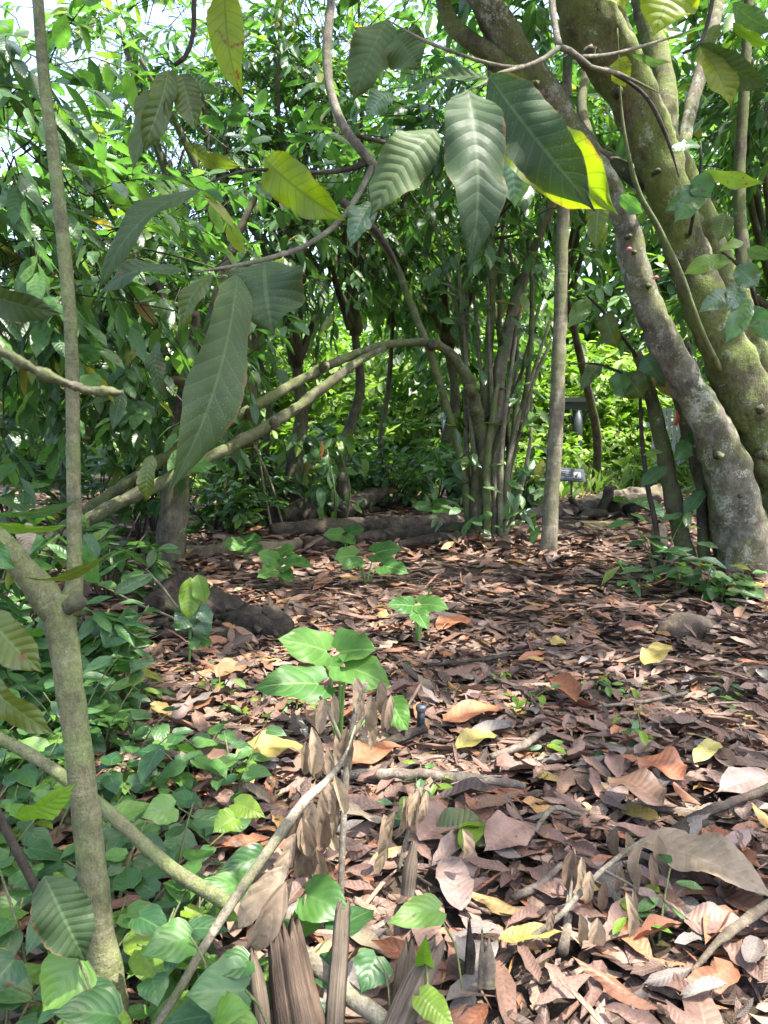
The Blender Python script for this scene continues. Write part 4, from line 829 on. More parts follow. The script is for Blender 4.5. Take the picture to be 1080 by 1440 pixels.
# ================================================================ the forked sapling at the left edge
fs = thing('forked_sapling', 'mossy forked sapling trunk standing nearest on the left with one thick side limb', 'tree', G(165, 1460))
m = MB(); px_tube(m, [(172, 1490, 1.72, 48.2), (156, 1400, 1.74, 44.7), (137, 1290, 1.76, 41.3), (122, 1150, 1.78, 38.7), (106, 1020, 1.80, 37.8), (92, 920, 1.81, 39.6), (84, 865, 1.82, 46.4), (88, 838, 1.83, 51.6)], nseg=24, step=.02, lump=.12, freq=16); m.build('trunk', M_bark_sap, fs)
m = MB(); px_tube(m, [(84, 868, 1.82, 39.6), (62, 836, 1.81, 43.0), (30, 796, 1.79, 37.8), (-10, 755, 1.77, 36.1), (-60, 700, 1.74, 32.7)], nseg=22, step=.02, lump=.12, freq=15); m.build('limb', M_bark_sap, fs)
m = MB(); px_tube(m, [(92, 858, 1.83, 39.6), (104, 828, 1.83, 25.8), (105, 780, 1.83, 20.6), (103, 640, 1.83, 18.9), (101, 500, 1.84, 18.1), (93, 380, 1.85, 18.9), (78, 240, 1.87, 18.1), (62, 110, 1.9, 16.3), (54, 10, 1.92, 15.5), (40, -150, 1.95, 12.9), (10, -420, 1.95, 8.6)], nseg=18, step=.025, lump=.07, freq=14); m.build('stem', M_bark_sap, fs)
m = MB(); c = P(112, 846, 1.8); tube(m, [c - [.03, 0, .015], c, c + [.014, 0, .004]], [.02, .022, .006], 10, n=7, lump=.4, freq=30); m.build('knot', M_bark_dark, fs)
rs = np.random.default_rng(61)
crown(fs, rs, P(40, -150, 1.95), (-.75, 2.6, 3.9), (1.7, 1.5, .6), 10, 230, 7, (.16, .27), M_cacao, .012, M_twig, zmin=3.35, clump=.45)  # unseen crown overhead, put there to shade the left foreground
for k, (B, T, wd, d, rl, mt, lab) in enumerate((((-40, 400), (88, 440), 48, 1.5, 35, M_dark, None), ((-10, 722), (112, 700), 20, 1.6, 60, M_pale, None), ((-15, 728), (98, 740), 20, 1.6, 55, M_bright, None), ((38, 812), (162, 776), 20, 1.6, 62, M_olive, None),
        ((-20, 860), (62, 945), 56, 1.45, 15, M_olive, 'green leaf with a brown withered tip'), ((-25, 950), (78, 1035), 44, 1.45, 30, M_olive, None), ((22, 1150), (104, 1100), 40, 1.6, 45, M_bright, None), ((62, 1232), (118, 1352), 74, 1.55, 0, M_dark, 'leaf covered with tiny pale specks'),
        ((38, 735), (42, 778), 26, 1.7, 20, M_lit['tan'], 'dry tan leaf'), ((-20, 690), (60, 712), 18, 1.7, 50, M_pale, None), ((-20, 760), (25, 800), 30, 1.7, 10, M_pepper, None))):
    o = hero(fs, B, T, d, d - .02, wd, mt, roll=rl, seed=300 + k, label=lab, bulge=.08)
# thin branches crossing at the left
t = thing('fallen_branch', 'long thin greenish branch slanting down behind the sapling into the ground cover', 'branch', G(330, 1330))
m = MB(); px_tube(m, [(-20, 1028, 2.05, 18), (60, 1072, 2.02, 17), (150, 1140, 1.97, 19), (240, 1220, 1.9, 20), (325, 1274, 1.83, 22)], nseg=12, step=.03, lump=.12, freq=18); m.build('stem', M_bark_sap, t)
m = MB(); px_tube(m, [(420, 1335, 1.72, 22), (480, 1390, 1.66, 26), (540, 1436, 1.61, 26), (600, 1490, 1.56, 24)], nseg=12, step=.03, lump=.14, freq=18); tag(m.build('stick', M_bark_thin), 'grey round stick running behind the broken stakes at the bottom edge', 'stick')
m = MB(); px_tube(m, [(-10, 1130, 1.6, 12), (20, 1190, 1.62, 12), (50, 1248, 1.65, 13), (85, 1320, 1.66, 10)], nseg=8, step=.03); tag(m.build('stick', M_twig_dark), 'short dark stick poking in from the left edge below the slanting branch', 'stick')
# blurred twisted twig
t = thing('twisted_twig', 'withered grey brown twisted twig poking in from the left edge at eye level', 'twig', P(-20, 480, .85))
m = MB(); px_tube(m, [(-30, 478, .85, 14.4), (30, 508, .85, 13.7), (80, 533, .86, 13.0), (125, 548, .86, 11.5), (160, 552, .86, 12.2), (172, 551, .86, 4.3)], nseg=10, step=.004, lump=.9, freq=95, wob=.0012); m.build('stem', M_bark_dark, t)

# ================================================================ the overhanging branches with their big leaves
ba = thing('overhanging_branch', 'pale curved branch hanging from above with dull dark big leaves at its left end', 'branch', P(467, -60, 2.4))
stalk(ba, [(468, -60, 2.3, 12), (466, 0, 2.3, 12), (460, 60, 2.28, 13), (464, 125, 2.25, 13), (485, 180, 2.2, 13), (520, 225, 2.2, 14), (530, 240, 2.2, 12)], M_twig, 'stem', 10, lump=.12, freq=25)
stalk(ba, [(525, 232, 2.2, 9), (500, 280, 2.15, 8), (470, 318, 2.1, 8), (430, 345, 2.0, 7), (390, 360, 1.9, 7), (330, 374, 1.8, 6), (270, 383, 1.75, 5)], M_twig, 'twig', 8, lump=.1, freq=30)
stalk(ba, [(518, 228, 2.2, 9), (490, 238, 2.2, 8), (440, 243, 2.15, 6), (390, 240, 2.1, 5), (345, 240, 2.05, 5), (290, 258, 2., 4)], M_twig_dark, 'twig', 8)
stalk(ba, [(500, 190, 2.22, 6), (560, 215, 2.3, 6), (545, 300, 2.35, 7)], M_twig_dark, 'twig', 7)
stalk(ba, [(480, 283, 2.14, 12), (520, 315, 2.15, 11), (545, 350, 2.2, 9), (560, 380, 2.3, 8)], M_twig_dark, 'twig', 9)
for k, (B, T, wd, da, db, rl, mt, lab) in enumerate((((334, 386), (226, 690), 76, 1.75, 1.6, -18, M_dark, 'longest dull green leaf hanging down'), ((372, 368), (386, 470), 108, 1.8, 1.74, 8, M_dark, None), ((300, 386), (252, 468), 34, 1.9, 1.9, 45, M_olive, None), ((372, 224), (484, 308), 62, 2.1, 2.05, 10, M_lime, 'bright yellow green leaf with light behind it'),
        ((284, 266), (140, 412), 44, 1.95, 1.9, 55, M_dark, 'narrow edge-on dark leaf'), ((258, 380), (132, 428), 34, 1.75, 1.75, 50, M_dark, None), ((222, 480), (232, 560), 30, 1.9, 1.9, 40, M_dark, None), ((215, 640), (205, 705), 26, 1.7, 1.7, 30, M_olive, None), ((525, 285), (492, 350), 36, 2.1, 2.05, 20, M_pale, None), ((260, 200), (340, 235), 26, 2.2, 2.2, 40, M_olive, None), ((240, 645), (305, 655), 26, 2.2, 2.2, 20, M_cacao, None))):
    hero(ba, B, T, da, db, wd, mt, roll=rl, seed=320 + k, label=lab, bulge=.10 if wd > 60 else .16, fold=.16, corr=.004, wave=.05, curl=-.10)
bb = thing('overhanging_branch', 'dark thin twig at the top holding the brightest backlit yellow green leaf', 'branch', P(275, -60, 2.0))
stalk(bb, [(278, -60, 2., 7), (273, 0, 2., 7), (272, 45, 2., 7), (262, 78, 2., 7), (245, 92, 2., 6)], M_twig_dark, 'stem', 8)
stalk(bb, [(300, -60, 2.0, 5), (312, -25, 2.0, 4), (316, -8, 2.0, 3)], M_twig_dark, 'twig', 6)
for k, (B, T, wd, d, rl, mt, lab) in enumerate((((314, -25), (346, 136), 50, 2.0, 8, M_lime, 'brightest yellow green leaf with a brown spotted tip'), ((243, 98), (186, 238), 56, 2., 50, M_olive, None), ((236, 100), (205, 215), 40, 1.97, -20, M_olive, None), ((256, 104), (272, 184), 42, 2., 15, M_olive, None), ((264, 102), (312, 132), 22, 2., 40, M_pale, None))):
    hero(bb, B, T, d, d - .02, wd, mt, roll=rl, seed=340 + k, label=lab, corr=.012)
bc = thing('overhanging_branch', 'branching pale twig over the middle with three large ribbed leaves in front', 'branch', P(778, -80, 1.9))
stalk(bc, [(772, -80, 1.9, 10), (776, 0, 1.85, 10), (782, 45, 1.8, 9), (786, 66, 1.78, 12)], M_twig, 'stem', 9, lump=.12, freq=30)
stalk(bc, [(786, 66, 1.78, 8), (762, 84, 1.75, 7), (730, 95, 1.72, 6), (690, 90, 1.7, 6), (640, 74, 1.7, 5), (590, 54, 1.72, 5), (540, 25, 1.75, 4)], M_twig, 'twig', 8)
stalk(bc, [(786, 66, 1.78, 9), (808, 75, 1.8, 9), (830, 94, 1.8, 7), (870, 104, 1.85, 6), (930, 132, 1.9, 4)], M_twig, 'twig', 8)
stalk(bc, [(815, 80, 1.8, 6), (860, 76, 1.9, 5), (920, 60, 2., 4), (980, 40, 2.1, 4)], M_twig, 'twig', 7)
stalk(bc, [(850, 96, 1.85, 6), (890, 120, 1.9, 5), (915, 145, 1.9, 6), (940, 200, 1.95, 5), (955, 250, 2., 4)], M_twig_dark, 'twig', 7)
stalk(bc, [(735, 94, 1.72, 6), (700, 104, 1.5, 5), (680, 118, 1.4, 5), (660, 126, 1.36, 5)], M_twig, 'twig', 7)
for k, (B, T, wd, da, db, rl, mt, lab) in enumerate((((658, 126), (652, 374), 86, 1.36, 1.28, -10, M_dark, 'large ribbed leaf hanging straight down'), ((688, 106), (834, 294), 84, 1.4, 1.36, 12, M_dark, 'large dark bluish green leaf slanting to the right'), ((680, 150), (868, 296), 90, 1.52, 1.5, 0, M_lime, 'lime backlit leaf behind the bluish one'), ((718, 204), (722, 292), 52, 1.9, 1.9, 6, M_pale, 'pale whitish green leaf'),
        ((612, 182), (520, 304), 72, 1.42, 1.4, 20, M_dark, None), ((688, 110), (568, 132), 24, 1.45, 1.6, 60, M_dark, None), ((545, 28), (496, 140), 62, 2.0, 2.0, 14, M_dark, None), ((555, 50), (592, 96), 60, 1.95, 1.95, -10, M_dark, None), ((550, 130), (515, 165), 34, 2.0, 2.0, 30, M_pale, None), ((888, 76), (944, 86), 12, 2., 2., 40, M_pale, None), ((870, 82), (880, 122), 30, 2., 2., 0, M_lime, None), ((848, 270), (838, 350), 34, 2.2, 2.2, 20, M_olive, None))):
    hero(bc, B, T, da, db, wd, mt, roll=rl, seed=360 + k, label=lab, bulge=.10, fold=.16, corr=.004, wave=.05, curl=-.12)
bd = thing('overhanging_branch', 'twig at the top right corner with bluish and yellow speckled leaves', 'branch', P(1000, -60, 2.0))
stalk(bd, [(1010, -60, 2., 6), (1000, 10, 2., 6), (985, 60, 2., 5), (960, 75, 2., 4)], M_twig_dark, 'stem', 7)
stalk(bd, [(950, -60, 1.8, 5), (955, -30, 1.8, 5)], M_twig_dark, 'twig', 7)
for k, (B, T, wd, d, rl, mt) in enumerate((((958, -38), (922, 48), 82, 1.8, 10, M_lime), ((985, 62), (1082, 124), 40, 2., 25, M_dark), ((985, 66), (1028, 152), 46, 2., -30, M_lime), ((1030, 5), (1095, 40), 30, 2.1, 30, M_pale), ((1030, 32), (1090, 62), 20, 2.1, 40, M_bright), ((870, -40), (878, 14), 42, 1.9, 10, M_lime), ((1005, 35), (1000, 75), 26, 2.1, 30, M_olive))):
    hero(bd, B, T, d, d - .02, wd, mt, roll=rl, seed=380 + k)

# ================================================================ dead fronds and broken stakes in front
def dead_frond(label, stem_rows, leaves_, mat_stem, px=None):
    b0 = P(*stem_rows[0][0][:3]); b0[2] = gh(b0[0], b0[1]); t = thing('dead_frond', label, 'dead plant', b0)
    for r_ in stem_rows: m = MB(); px_tube(m, r_, nseg=10, step=.02, lump=.14, freq=25); m.build('stalk', mat_stem, t)
    for k, (B, T, wd, d, rl, nm) in enumerate(leaves_):
        hero(t, B, T, d, d + random.uniform(-.02, .03), wd, nm, roll=rl, kind='lance' if wd < 60 else 'oval', nl=18, nw=8, corr=.0, nv=3, fold=random.uniform(.05, .3), curl=random.uniform(.2, .9), bulge=random.uniform(-.02, .10), wave=-.012, seed=400 + k + len(label) * 40, facing=None)
    return t
Pd = M_pod
big = [((404, 1218), (338, 1305), 36, 1.70, 10, M_pod_pale), ((402, 1240), (345, 1338), 36, 1.67, -15, Pd), ((428, 1176), (420, 1248), 32, 1.85, 10, M_pod_dark), ((412, 1235), (404, 1295), 26, 1.8, 30, Pd), ((450, 1130), (455, 1200), 24, 1.92, 0, M_pod_dark), ((470, 1100), (470, 1182), 18, 1.96, 20, Pd), ((440, 1160), (438, 1225), 26, 1.88, 25, Pd), ((460, 1160), (463, 1210), 16, 1.96, 10, M_pod_pale),
       ((418, 1130), (398, 1195), 22, 1.9, -40, Pd), ((390, 1210), (352, 1260), 22, 1.84, 40, M_pod_dark), ((478, 1095), (482, 1150), 14, 1.98, -20, Pd), ((415, 1150), (408, 1215), 22, 1.86, 15, M_pod_dark), ((446, 1195), (452, 1260), 26, 1.9, 0, Pd), ((430, 1150), (432, 1215), 22, 1.83, -25, Pd), ((462, 1098), (468, 1160), 18, 1.94, 30, Pd), ((452, 1112), (446, 1180), 20, 1.90, -20, Pd), ((440, 1128), (446, 1192), 20, 1.86, 15, M_pod_pale), ((424, 1150), (424, 1214), 22, 1.81, -10, Pd), ((416, 1172), (400, 1232), 22, 1.78, 20, Pd), ((470, 1090), (480, 1140), 16, 1.94, 0, M_pod_pale), ((408, 1195), (386, 1258), 22, 1.75, -20, Pd), ((436, 1170), (440, 1236), 22, 1.84, 40, Pd)]
big = [(B_, (T_[0] + random.uniform(-13, 13), T_[1] + random.uniform(-14, 8)), w_, d_, r_ + random.uniform(-25, 25), m_) if w_ < 34 else (B_, T_, w_, d_, r_, m_) for B_, T_, w_, d_, r_, m_ in big]
dead_frond('largest dead frond of long dry brown leaflets hanging on a pale slanting stalk', [[(214, 1452, 1.62, 10.8), (250, 1395, 1.66, 12.2), (300, 1310, 1.72, 13.7), (350, 1235, 1.78, 14.4), (395, 1172, 1.84, 15.8), (430, 1125, 1.9, 14.4), (462, 1095, 1.95, 10.1), (485, 1062, 2.0, 5.0), (500, 1020, 2.05, 2.2)]], big, M_bark_thin)
up_ = []
for k, (a, b_, l, wd) in enumerate(((455, 990, 42, 16), (470, 985, 40, 14), (438, 1030, 60, 20), (448, 1045, 50, 22), (500, 960, 48, 18), (508, 975, 40, 18), (522, 985, 44, 18), (535, 965, 40, 16), (520, 1005, 50, 14), (545, 990, 36, 12), (488, 1030, 40, 14), (472, 1040, 46, 16), (462, 1060, 40, 16), (495, 1050, 44, 14), (430, 1050, 40, 14), (550, 985, 42, 12))):
    up_.append(((a, b_ - 8), (a + random.uniform(-8, 8), b_ + l), wd, 2.25 + random.uniform(-.1, .1), random.uniform(-40, 40), (Pd, Pd, M_pod_pale)[k % 3]))
dead_frond('dead frond of hanging dry leaflets in front of the bright aroid', [[(478, 1300, 2.1, 9), (482, 1180, 2.15, 9), (488, 1080, 2.2, 9), (500, 1000, 2.25, 8), (515, 960, 2.25, 6)], [(488, 1060, 2.2, 6), (462, 1000, 2.22, 5), (450, 980, 2.25, 4)], [(492, 1040, 2.2, 6), (530, 980, 2.25, 5), (550, 965, 2.25, 4)]], up_, M_twig)
sm = []
for k, (a, b_, l, wd) in enumerate(((590, 1110, 60, 16), (578, 1115, 50, 16), (600, 1112, 46, 12), (540, 1145, 58, 22), (556, 1140, 40, 12), (568, 1120, 60, 12), (545, 1190, 40, 14))):
    sm.append(((a, b_), (a - 8 + random.uniform(-8, 8), b_ + l), wd, 2.3, random.uniform(-40, 40), (M_pod_pale, Pd)[k % 2]))
dead_frond('smallest dead frond of tan leaflets by the long pale stick', [[(560, 1225, 2.28, 6), (575, 1165, 2.3, 6), (592, 1108, 2.3, 5)]], sm, M_twig)
rt = []
for k, (a, b_, l, wd) in enumerate(((650, 1165, 42, 20), (866, 1165, 40, 20), (880, 1170, 46, 16), (905, 1185, 66, 20), (925, 1175, 40, 18), (915, 1200, 50, 14), (880, 1255, 66, 18), (890, 1250, 60, 10), (870, 1215, 40, 14), (806, 1195, 60, 22), (818, 1205, 56, 14), (800, 1200, 50, 12), (830, 1225, 44, 16), (850, 1240, 40, 14), (815, 1285, 40, 18), (840, 1290, 38, 24), (900, 1215, 50, 14), (775, 1280, 30, 12))):
    rt.append(((a, b_), (a + random.uniform(-8, 8), b_ + l), wd, DZ(b_ + l, .075 + random.uniform(0, .05)), random.uniform(-50, 50), (Pd, M_pod_dark, M_pod_pale, Pd)[k % 4]))
dead_frond('drooping dead sprig of grey brown leaflets lying on the open litter', [[(738, 1325, DZ(1325, .06), 7), (790, 1285, DZ(1285, .11), 8), (830, 1240, DZ(1240, .15), 8), (870, 1205, DZ(1205, .17), 7), (905, 1180, DZ(1180, .18), 6)], [(850, 1225, DZ(1225, .16), 5), (880, 1240, DZ(1240, .15), 4), (895, 1250, DZ(1250, .13), 3)], [(800, 1275, DZ(1275, .12), 5), (806, 1220, DZ(1220, .16), 4), (808, 1195, DZ(1195, .18), 3)]], rt, M_twig)
_sk = [0]
def stake(label, rows, mat=M_wood, lump=.3, name='broken_stake', cat='stake', nseg=13, rag=.032, rough_=.32):
    _sk[0] += 1; m = MB(); split_wood(m, rows, nseg, rough_, rag, _sk[0]); return tag(m.build(name, mat, smooth=False), label, cat)
stake('wide split rotten stump with a ragged top under the largest dead frond', [(436, 1520, 1.55, 80.6), (424, 1450, 1.6, 70.6), (412, 1385, 1.65, 58.8), (404, 1335, 1.68, 50.4), (400, 1312, 1.7, 43.7)], name='stump', cat='stump', nseg=24, rag=.045, rough_=.24, mat=M_stump)
stake('splintered grey stake leaning on the left side of the split stump', [(375, 1500, 1.58, 24.6), (368, 1420, 1.62, 27.9), (360, 1365, 1.66, 23.0), (356, 1340, 1.68, 8.2)])
stake('upright weathered grooved stake in the middle of the bottom edge', [(468, 1510, 1.56, 32.8), (472, 1420, 1.61, 31.2), (478, 1340, 1.66, 27.9), (482, 1285, 1.69, 23.0), (483, 1279, 1.69, 16.4)])
stake('slanting weathered stake beside the small green shoot', [(540, 1490, 1.55, 37.7), (565, 1430, 1.6, 39.4), (592, 1370, 1.66, 36.1), (608, 1340, 1.69, 27.9), (612, 1333, 1.69, 14.8)])
stake('low broken stub behind the slanting stake', [(570, 1410, 1.7, 29.5), (574, 1360, 1.74, 26.2), (578, 1330, 1.76, 14.8)])
stake('thin dark splinter standing in the litter', [(660, 1370, 1.82, 12), (662, 1335, 1.84, 12), (660, 1305, 1.86, 5)], M_rot)
stake('grey upright splinter near the tan frond', [(572, 1260, 2.08, 20), (576, 1220, 2.1, 20), (582, 1192, 2.12, 12)])
stake('short crumbling stub next to the dark splinter', [(683, 1390, 1.78, 26), (684, 1350, 1.8, 24), (682, 1325, 1.82, 12)], M_log_pale)

# ================================================================ low plants
def herb(name, label, base, ns, h, kind, tps, mats, L, seed, group=None, k=4, spread=.6, cat='plant', stemm=None, face=.7, leafpx=0, lo=.35):
    rs = np.random.default_rng(seed); base = np.asarray(base, float); t = thing(name, label, cat, base, group)
    for s in range(ns):
        a = rs.uniform(0, 6.28); hh = h * rs.uniform(.6, 1.15); e = base + np.array([math.cos(a) * spread * hh, math.sin(a) * spread * hh, hh])
        m = MB(); tube(m, [base - [0, 0, .03], base * .55 + e * .45 + [0, 0, .15 * hh], e], [.0045, .0035, .002], 5, n=7); m.build('stem', stemm or M_stem_green, t)
        for q in range(k):
            f = lo + (1 - lo) * q / max(1, k - 1); p = base + (e - base) * f + np.array([0, 0, .1 * hh * math.sin(f * 3)])
            az = a + q * 2.4 + rs.normal(0, .4); d = np.array([math.cos(az), math.sin(az), rs.uniform(-.55, .25)]); n_ = np.array([rs.normal(0, .25), -.35 + rs.normal(0, .25), face + .4])
            L_ = rs.uniform(*L) * (1.1 if q == k - 1 else 1); i = int(rs.integers(len(tps)))
            put_leaf(t, leaf_mesh(kind, tps, mats[int(rs.integers(len(mats)))], i), p + d * .02, frame(d[None], n_[None])[0], L_)
    return t
rs = np.random.default_rng(77)
# pepper ground cover, denser towards the left edge
spots_ = []
while len(spots_) < 62:
    a, b_ = rs.uniform(-60, 470), rs.uniform(1040, 1500)
    lim = np.interp(b_, [1040, 1100, 1200, 1330, 1500], [210, 360, 290, 290, 380])
    if a > lim or (a > 250 and rs.random() < .6): continue
    g = G(a, b_)
    if all((g[0] - q[0]) ** 2 + (g[1] - q[1]) ** 2 > .012 for q in spots_): spots_.append(g)
for i, g in enumerate(spots_):
    herb('ground_cover_plant', 'small heart leaved green plant in the thick ground cover round the forked sapling', g, 2 if i % 3 else 3, rs.uniform(.12, .26), 'heart', T_heart, [M_pepper, M_pepper, M_pepper, M_bright] if i % 4 == 0 else [M_pepper], ((.05, .085), (.065, .115), (.08, .135))[i % 3], 500 + i, 'heart leaved ground cover plants', k=4, spread=.7)
rs = np.random.default_rng(78)
for i in range(30):
    a = rs.uniform(-40, 190); b_ = rs.uniform(930, 1070)
    herb('ground_cover_plant', 'low leafy plant on the shaded bank behind the forked sapling', G(a, b_), 3, rs.uniform(.2, .42), 'ovalh', T_oval, [M_pepper, M_cacao], (.10, .17), 620 + i, 'leafy plants on the shaded bank', k=5, spread=.5)
# big near pepper leaves at the bottom edge
nb_ = thing('pepper_plant', 'broad glossy heart shaped leaves nearest at the bottom edge around the stakes', 'plant', G(420, 1470))
for k, (B, T, wd, d, mt, up) in enumerate((((345, 1392), (262, 1402), 84, 1.56, M_pepper, .5), ((268, 1318), (200, 1345), 62, 1.6, M_pepper, .7), ((370, 1205), (308, 1225), 44, 1.95, M_pepper, .6), ((350, 1252), (285, 1235), 40, 1.9, M_pepper, .6), ((530, 1345), (508, 1395), 56, 1.66, M_pepper, .2), ((618, 1280), (545, 1295), 50, 1.8, M_pepper, .5), ((430, 1258), (492, 1290), 66, 1.82, M_pepper, .6), ((420, 1300), (480, 1265), 40, 1.84, M_pepper, .4),
        ((215, 1375), (222, 1415), 44, 1.58, M_pepper, .3), ((110, 1350), (60, 1420), 80, 1.56, M_pepper, .4), ((165, 1430), (75, 1425), 70, 1.5, M_pepper, .6), ((20, 1350), (-20, 1400), 60, 1.6, M_pepper, .5), ((590, 1400), (640, 1445), 42, 1.56, M_bright, .4), ((598, 1358), (600, 1315), 26, 1.64, M_bright, 0), ((300, 1440), (350, 1420), 60, 1.5, M_pepper, .5), ((350, 1350), (300, 1370), 50, 1.6, M_pepper, .6), ((195, 1290), (240, 1320), 44, 1.66, M_pepper, .4), ((330, 1150), (300, 1170), 40, 2.0, M_bright, .6), ((245, 1135), (200, 1150), 44, 2.0, M_pepper, .7), ((330, 1130), (372, 1150), 34, 2.05, M_bright, .6))):
    hero(nb_, B, T, d + .02, d - .03, wd, mt, roll=random.uniform(-15, 15), kind='heart', nl=16, nw=10, corr=.012, nv=4, fold=.12, bulge=.06, wave=.03, seed=700 + k, up=up)
for rows in ([(345, 1392, 1.56, 4), (368, 1420, 1.56, 4), (385, 1470, 1.54, 4)], [(618, 1290, 1.8, 3), (640, 1330, 1.8, 3), (650, 1390, 1.75, 3)], [(530, 1345, 1.66, 3), (545, 1380, 1.64, 3), (550, 1460, 1.6, 3)], [(600, 1358, 1.64, 3), (602, 1400, 1.6, 4), (605, 1470, 1.55, 4)], [(110, 1350, 1.56, 4), (130, 1400, 1.54, 4), (140, 1480, 1.5, 4)], [(268, 1318, 1.6, 3), (290, 1360, 1.6, 3), (300, 1450, 1.55, 4)], [(430, 1258, 1.82, 3), (425, 1300, 1.8, 3), (428, 1400, 1.7, 3)]):
    stalk(nb_, rows, M_stem_green, 'stem', 6)

# aroids with arrow shaped leaves
def aroid(label, base_px, blades, mat=M_aroid, d=None, cat='plant'):
    g = G(*base_px); d = (g - CAM) @ FW; t = thing('aroid_plant', label, cat, g)
    for k, (B, T, wd, dd, roll) in enumerate(blades):
        hero(t, B, T, d + dd, d + dd - .10, wd * (1. if g[1] < 3.6 else .76), mat, roll=roll, kind='arrow', nl=14, nw=10, corr=.008, nv=5, fold=.06, bulge=.05, wave=.06, seed=800 + k, up=.8)
        b0 = P(B[0], B[1], d + dd); m = MB(); tube(m, [g - [0, 0, .02], g * .5 + b0 * .5 + [0, 0, .04], b0], [.009, .007, .0045], 6, n=9); m.build('stem', M_stem_bright, t)
    return t
M_stem_bright = plain_mat('fleshy_green_stem', (.12, .22, .05), .45)
aroid('largest bright green aroid lit by the sun beside the dead fronds', (478, 1055), (((458, 915), (392, 898), 62, .05, 0), ((446, 962), (358, 968), 66, -.10, 5), ((478, 918), (528, 912), 70, .0, 0), ((486, 938), (548, 968), 62, -.1, -8), ((552, 992), (574, 1026), 40, .1, 10)))
aroid('middle sized aroid in half shade above the metal pipe', (588, 910), (((580, 852), (545, 850), 44, 0, 0), ((592, 850), (630, 856), 44, 0, 0), ((588, 864), (602, 884), 36, -.1, 0), ((600, 845), (606, 832), 30, .1, 0)))
aroid('aroid with three wide drooping leaves on pale stalks behind the middle one', (515, 825), (((500, 782), (470, 785), 50, 0, 0), ((528, 778), (565, 772), 46, .1, 0), ((540, 796), (574, 805), 44, -.1, 0), ((505, 790), (480, 800), 30, -.1, 0)))
aroid('leafy aroid with one orange leaf left of the pale stalked one', (398, 828), (((388, 788), (362, 778), 40, 0, 0), ((392, 782), (415, 770), 36, .1, 0), ((402, 795), (430, 790), 30, -.1, 0), ((385, 802), (362, 812), 34, -.1, 0), ((400, 805), (412, 818), 28, -.1, 0), ((405, 785), (440, 798), 26, 0, 10)))
aroid('far flat leaved aroid on the log between two trunks', (487, 775), (((480, 752), (455, 752), 34, 0, 0), ((490, 750), (512, 745), 34, .1, 0), ((488, 758), (500, 765), 26, -.1, 0)))
aroid('aroid standing against the pale log', (345, 790), (((338, 766), (312, 764), 34, 0, 0), ((345, 762), (368, 758), 32, .1, 0), ((350, 770), (372, 774), 28, -.1, 0)))
aroid('small aroid cut off by the rotten log behind the clump', (610, 728), (((602, 712), (580, 712), 26, 0, 0), ((612, 710), (632, 706), 26, .1, 0), ((615, 716), (640, 720), 24, -.1, 0)))
# young cacao seedling
g = G(266, 935); sd = thing('cacao_seedling', 'young seedling with glowing yellow green leaves at the black stump', 'seedling', g); d_ = (g - CAM) @ FW
stalk(sd, [(266, 945, d_, 4), (267, 900, d_, 4), (270, 850, d_, 3), (272, 815, d_, 3)], M_stem_bright, 'stem', 6)
for k, (B, T, wd, rl, mt) in enumerate((((268, 812), (262, 872), 30, -10, M_bright), ((278, 808), (288, 850), 26, 10, M_bright), ((262, 815), (256, 850), 10, 50, M_bright), ((272, 850), (250, 886), 32, 10, M_pale), ((276, 852), (300, 875), 22, -10, M_pale), ((280, 868), (292, 900), 28, 5, M_pale), ((262, 885), (240, 880), 18, 40, M_pepper), ((276, 892), (300, 904), 20, 30, M_pepper), ((272, 895), (278, 915), 18, 10, M_pepper))):
    hero(sd, B, T, d_, d_ - .04, wd, mt, roll=rl, nl=18, nw=8, corr=.014, nv=8, seed=900 + k)

# saplings with broad leaves beside the slim dark tree
for i, (a, b_, h, lab, n_) in enumerate(((925, 822, .55, 'broad leaved sapling left of the slim dark tree', 3), (952, 838, .42, 'low broad leaved sapling at the foot of the slim dark tree', 3), (990, 845, .36, 'dark leaved low plant before the thinnest upright stem', 3), (1040, 838, .22, 'low shrubby growth hugging the foot of the great leaning tree', 4), (890, 838, .25, 'smallest broad leaved plant on the litter side of the saplings', 2), (1015, 850, .22, 'pale leaved plant below the great tree beside the yellow leaf', 2))):
    herb('sapling', lab, G(a, b_), n_, h, 'ovals', T_oval, [M_cacao, M_cacao, M_pepper], (.14, .23), 950 + i, None, k=5, spread=.45, cat='sapling', stemm=M_stem_green)
t = thing('climbing_stem', 'whip thin dark stem with a few large drooping leaves beside the slim tree', 'sapling', G(926, 800))
stalk(t, [(930, 812, 6.5, 9), (922, 740, 6.5, 8), (910, 680, 6.5, 7), (902, 610, 6.5, 6), (900, 540, 6.5, 4)], M_twig_dark, 'stem', 7)
for k, (B, T, wd, rl) in enumerate((((938, 655), (902, 685), 24, 30), ((932, 635), (905, 640), 12, 40), ((955, 620), (985, 608), 20, 40), ((950, 625), (975, 640), 30, 20), ((990, 690), (962, 725), 24, 30), ((960, 722), (930, 735), 14, 40))):
    hero(t, B, T, 6.3, 6.2, wd, M_cacao, roll=rl, kind='oval', nl=12, nw=6, corr=0, seed=980 + k)

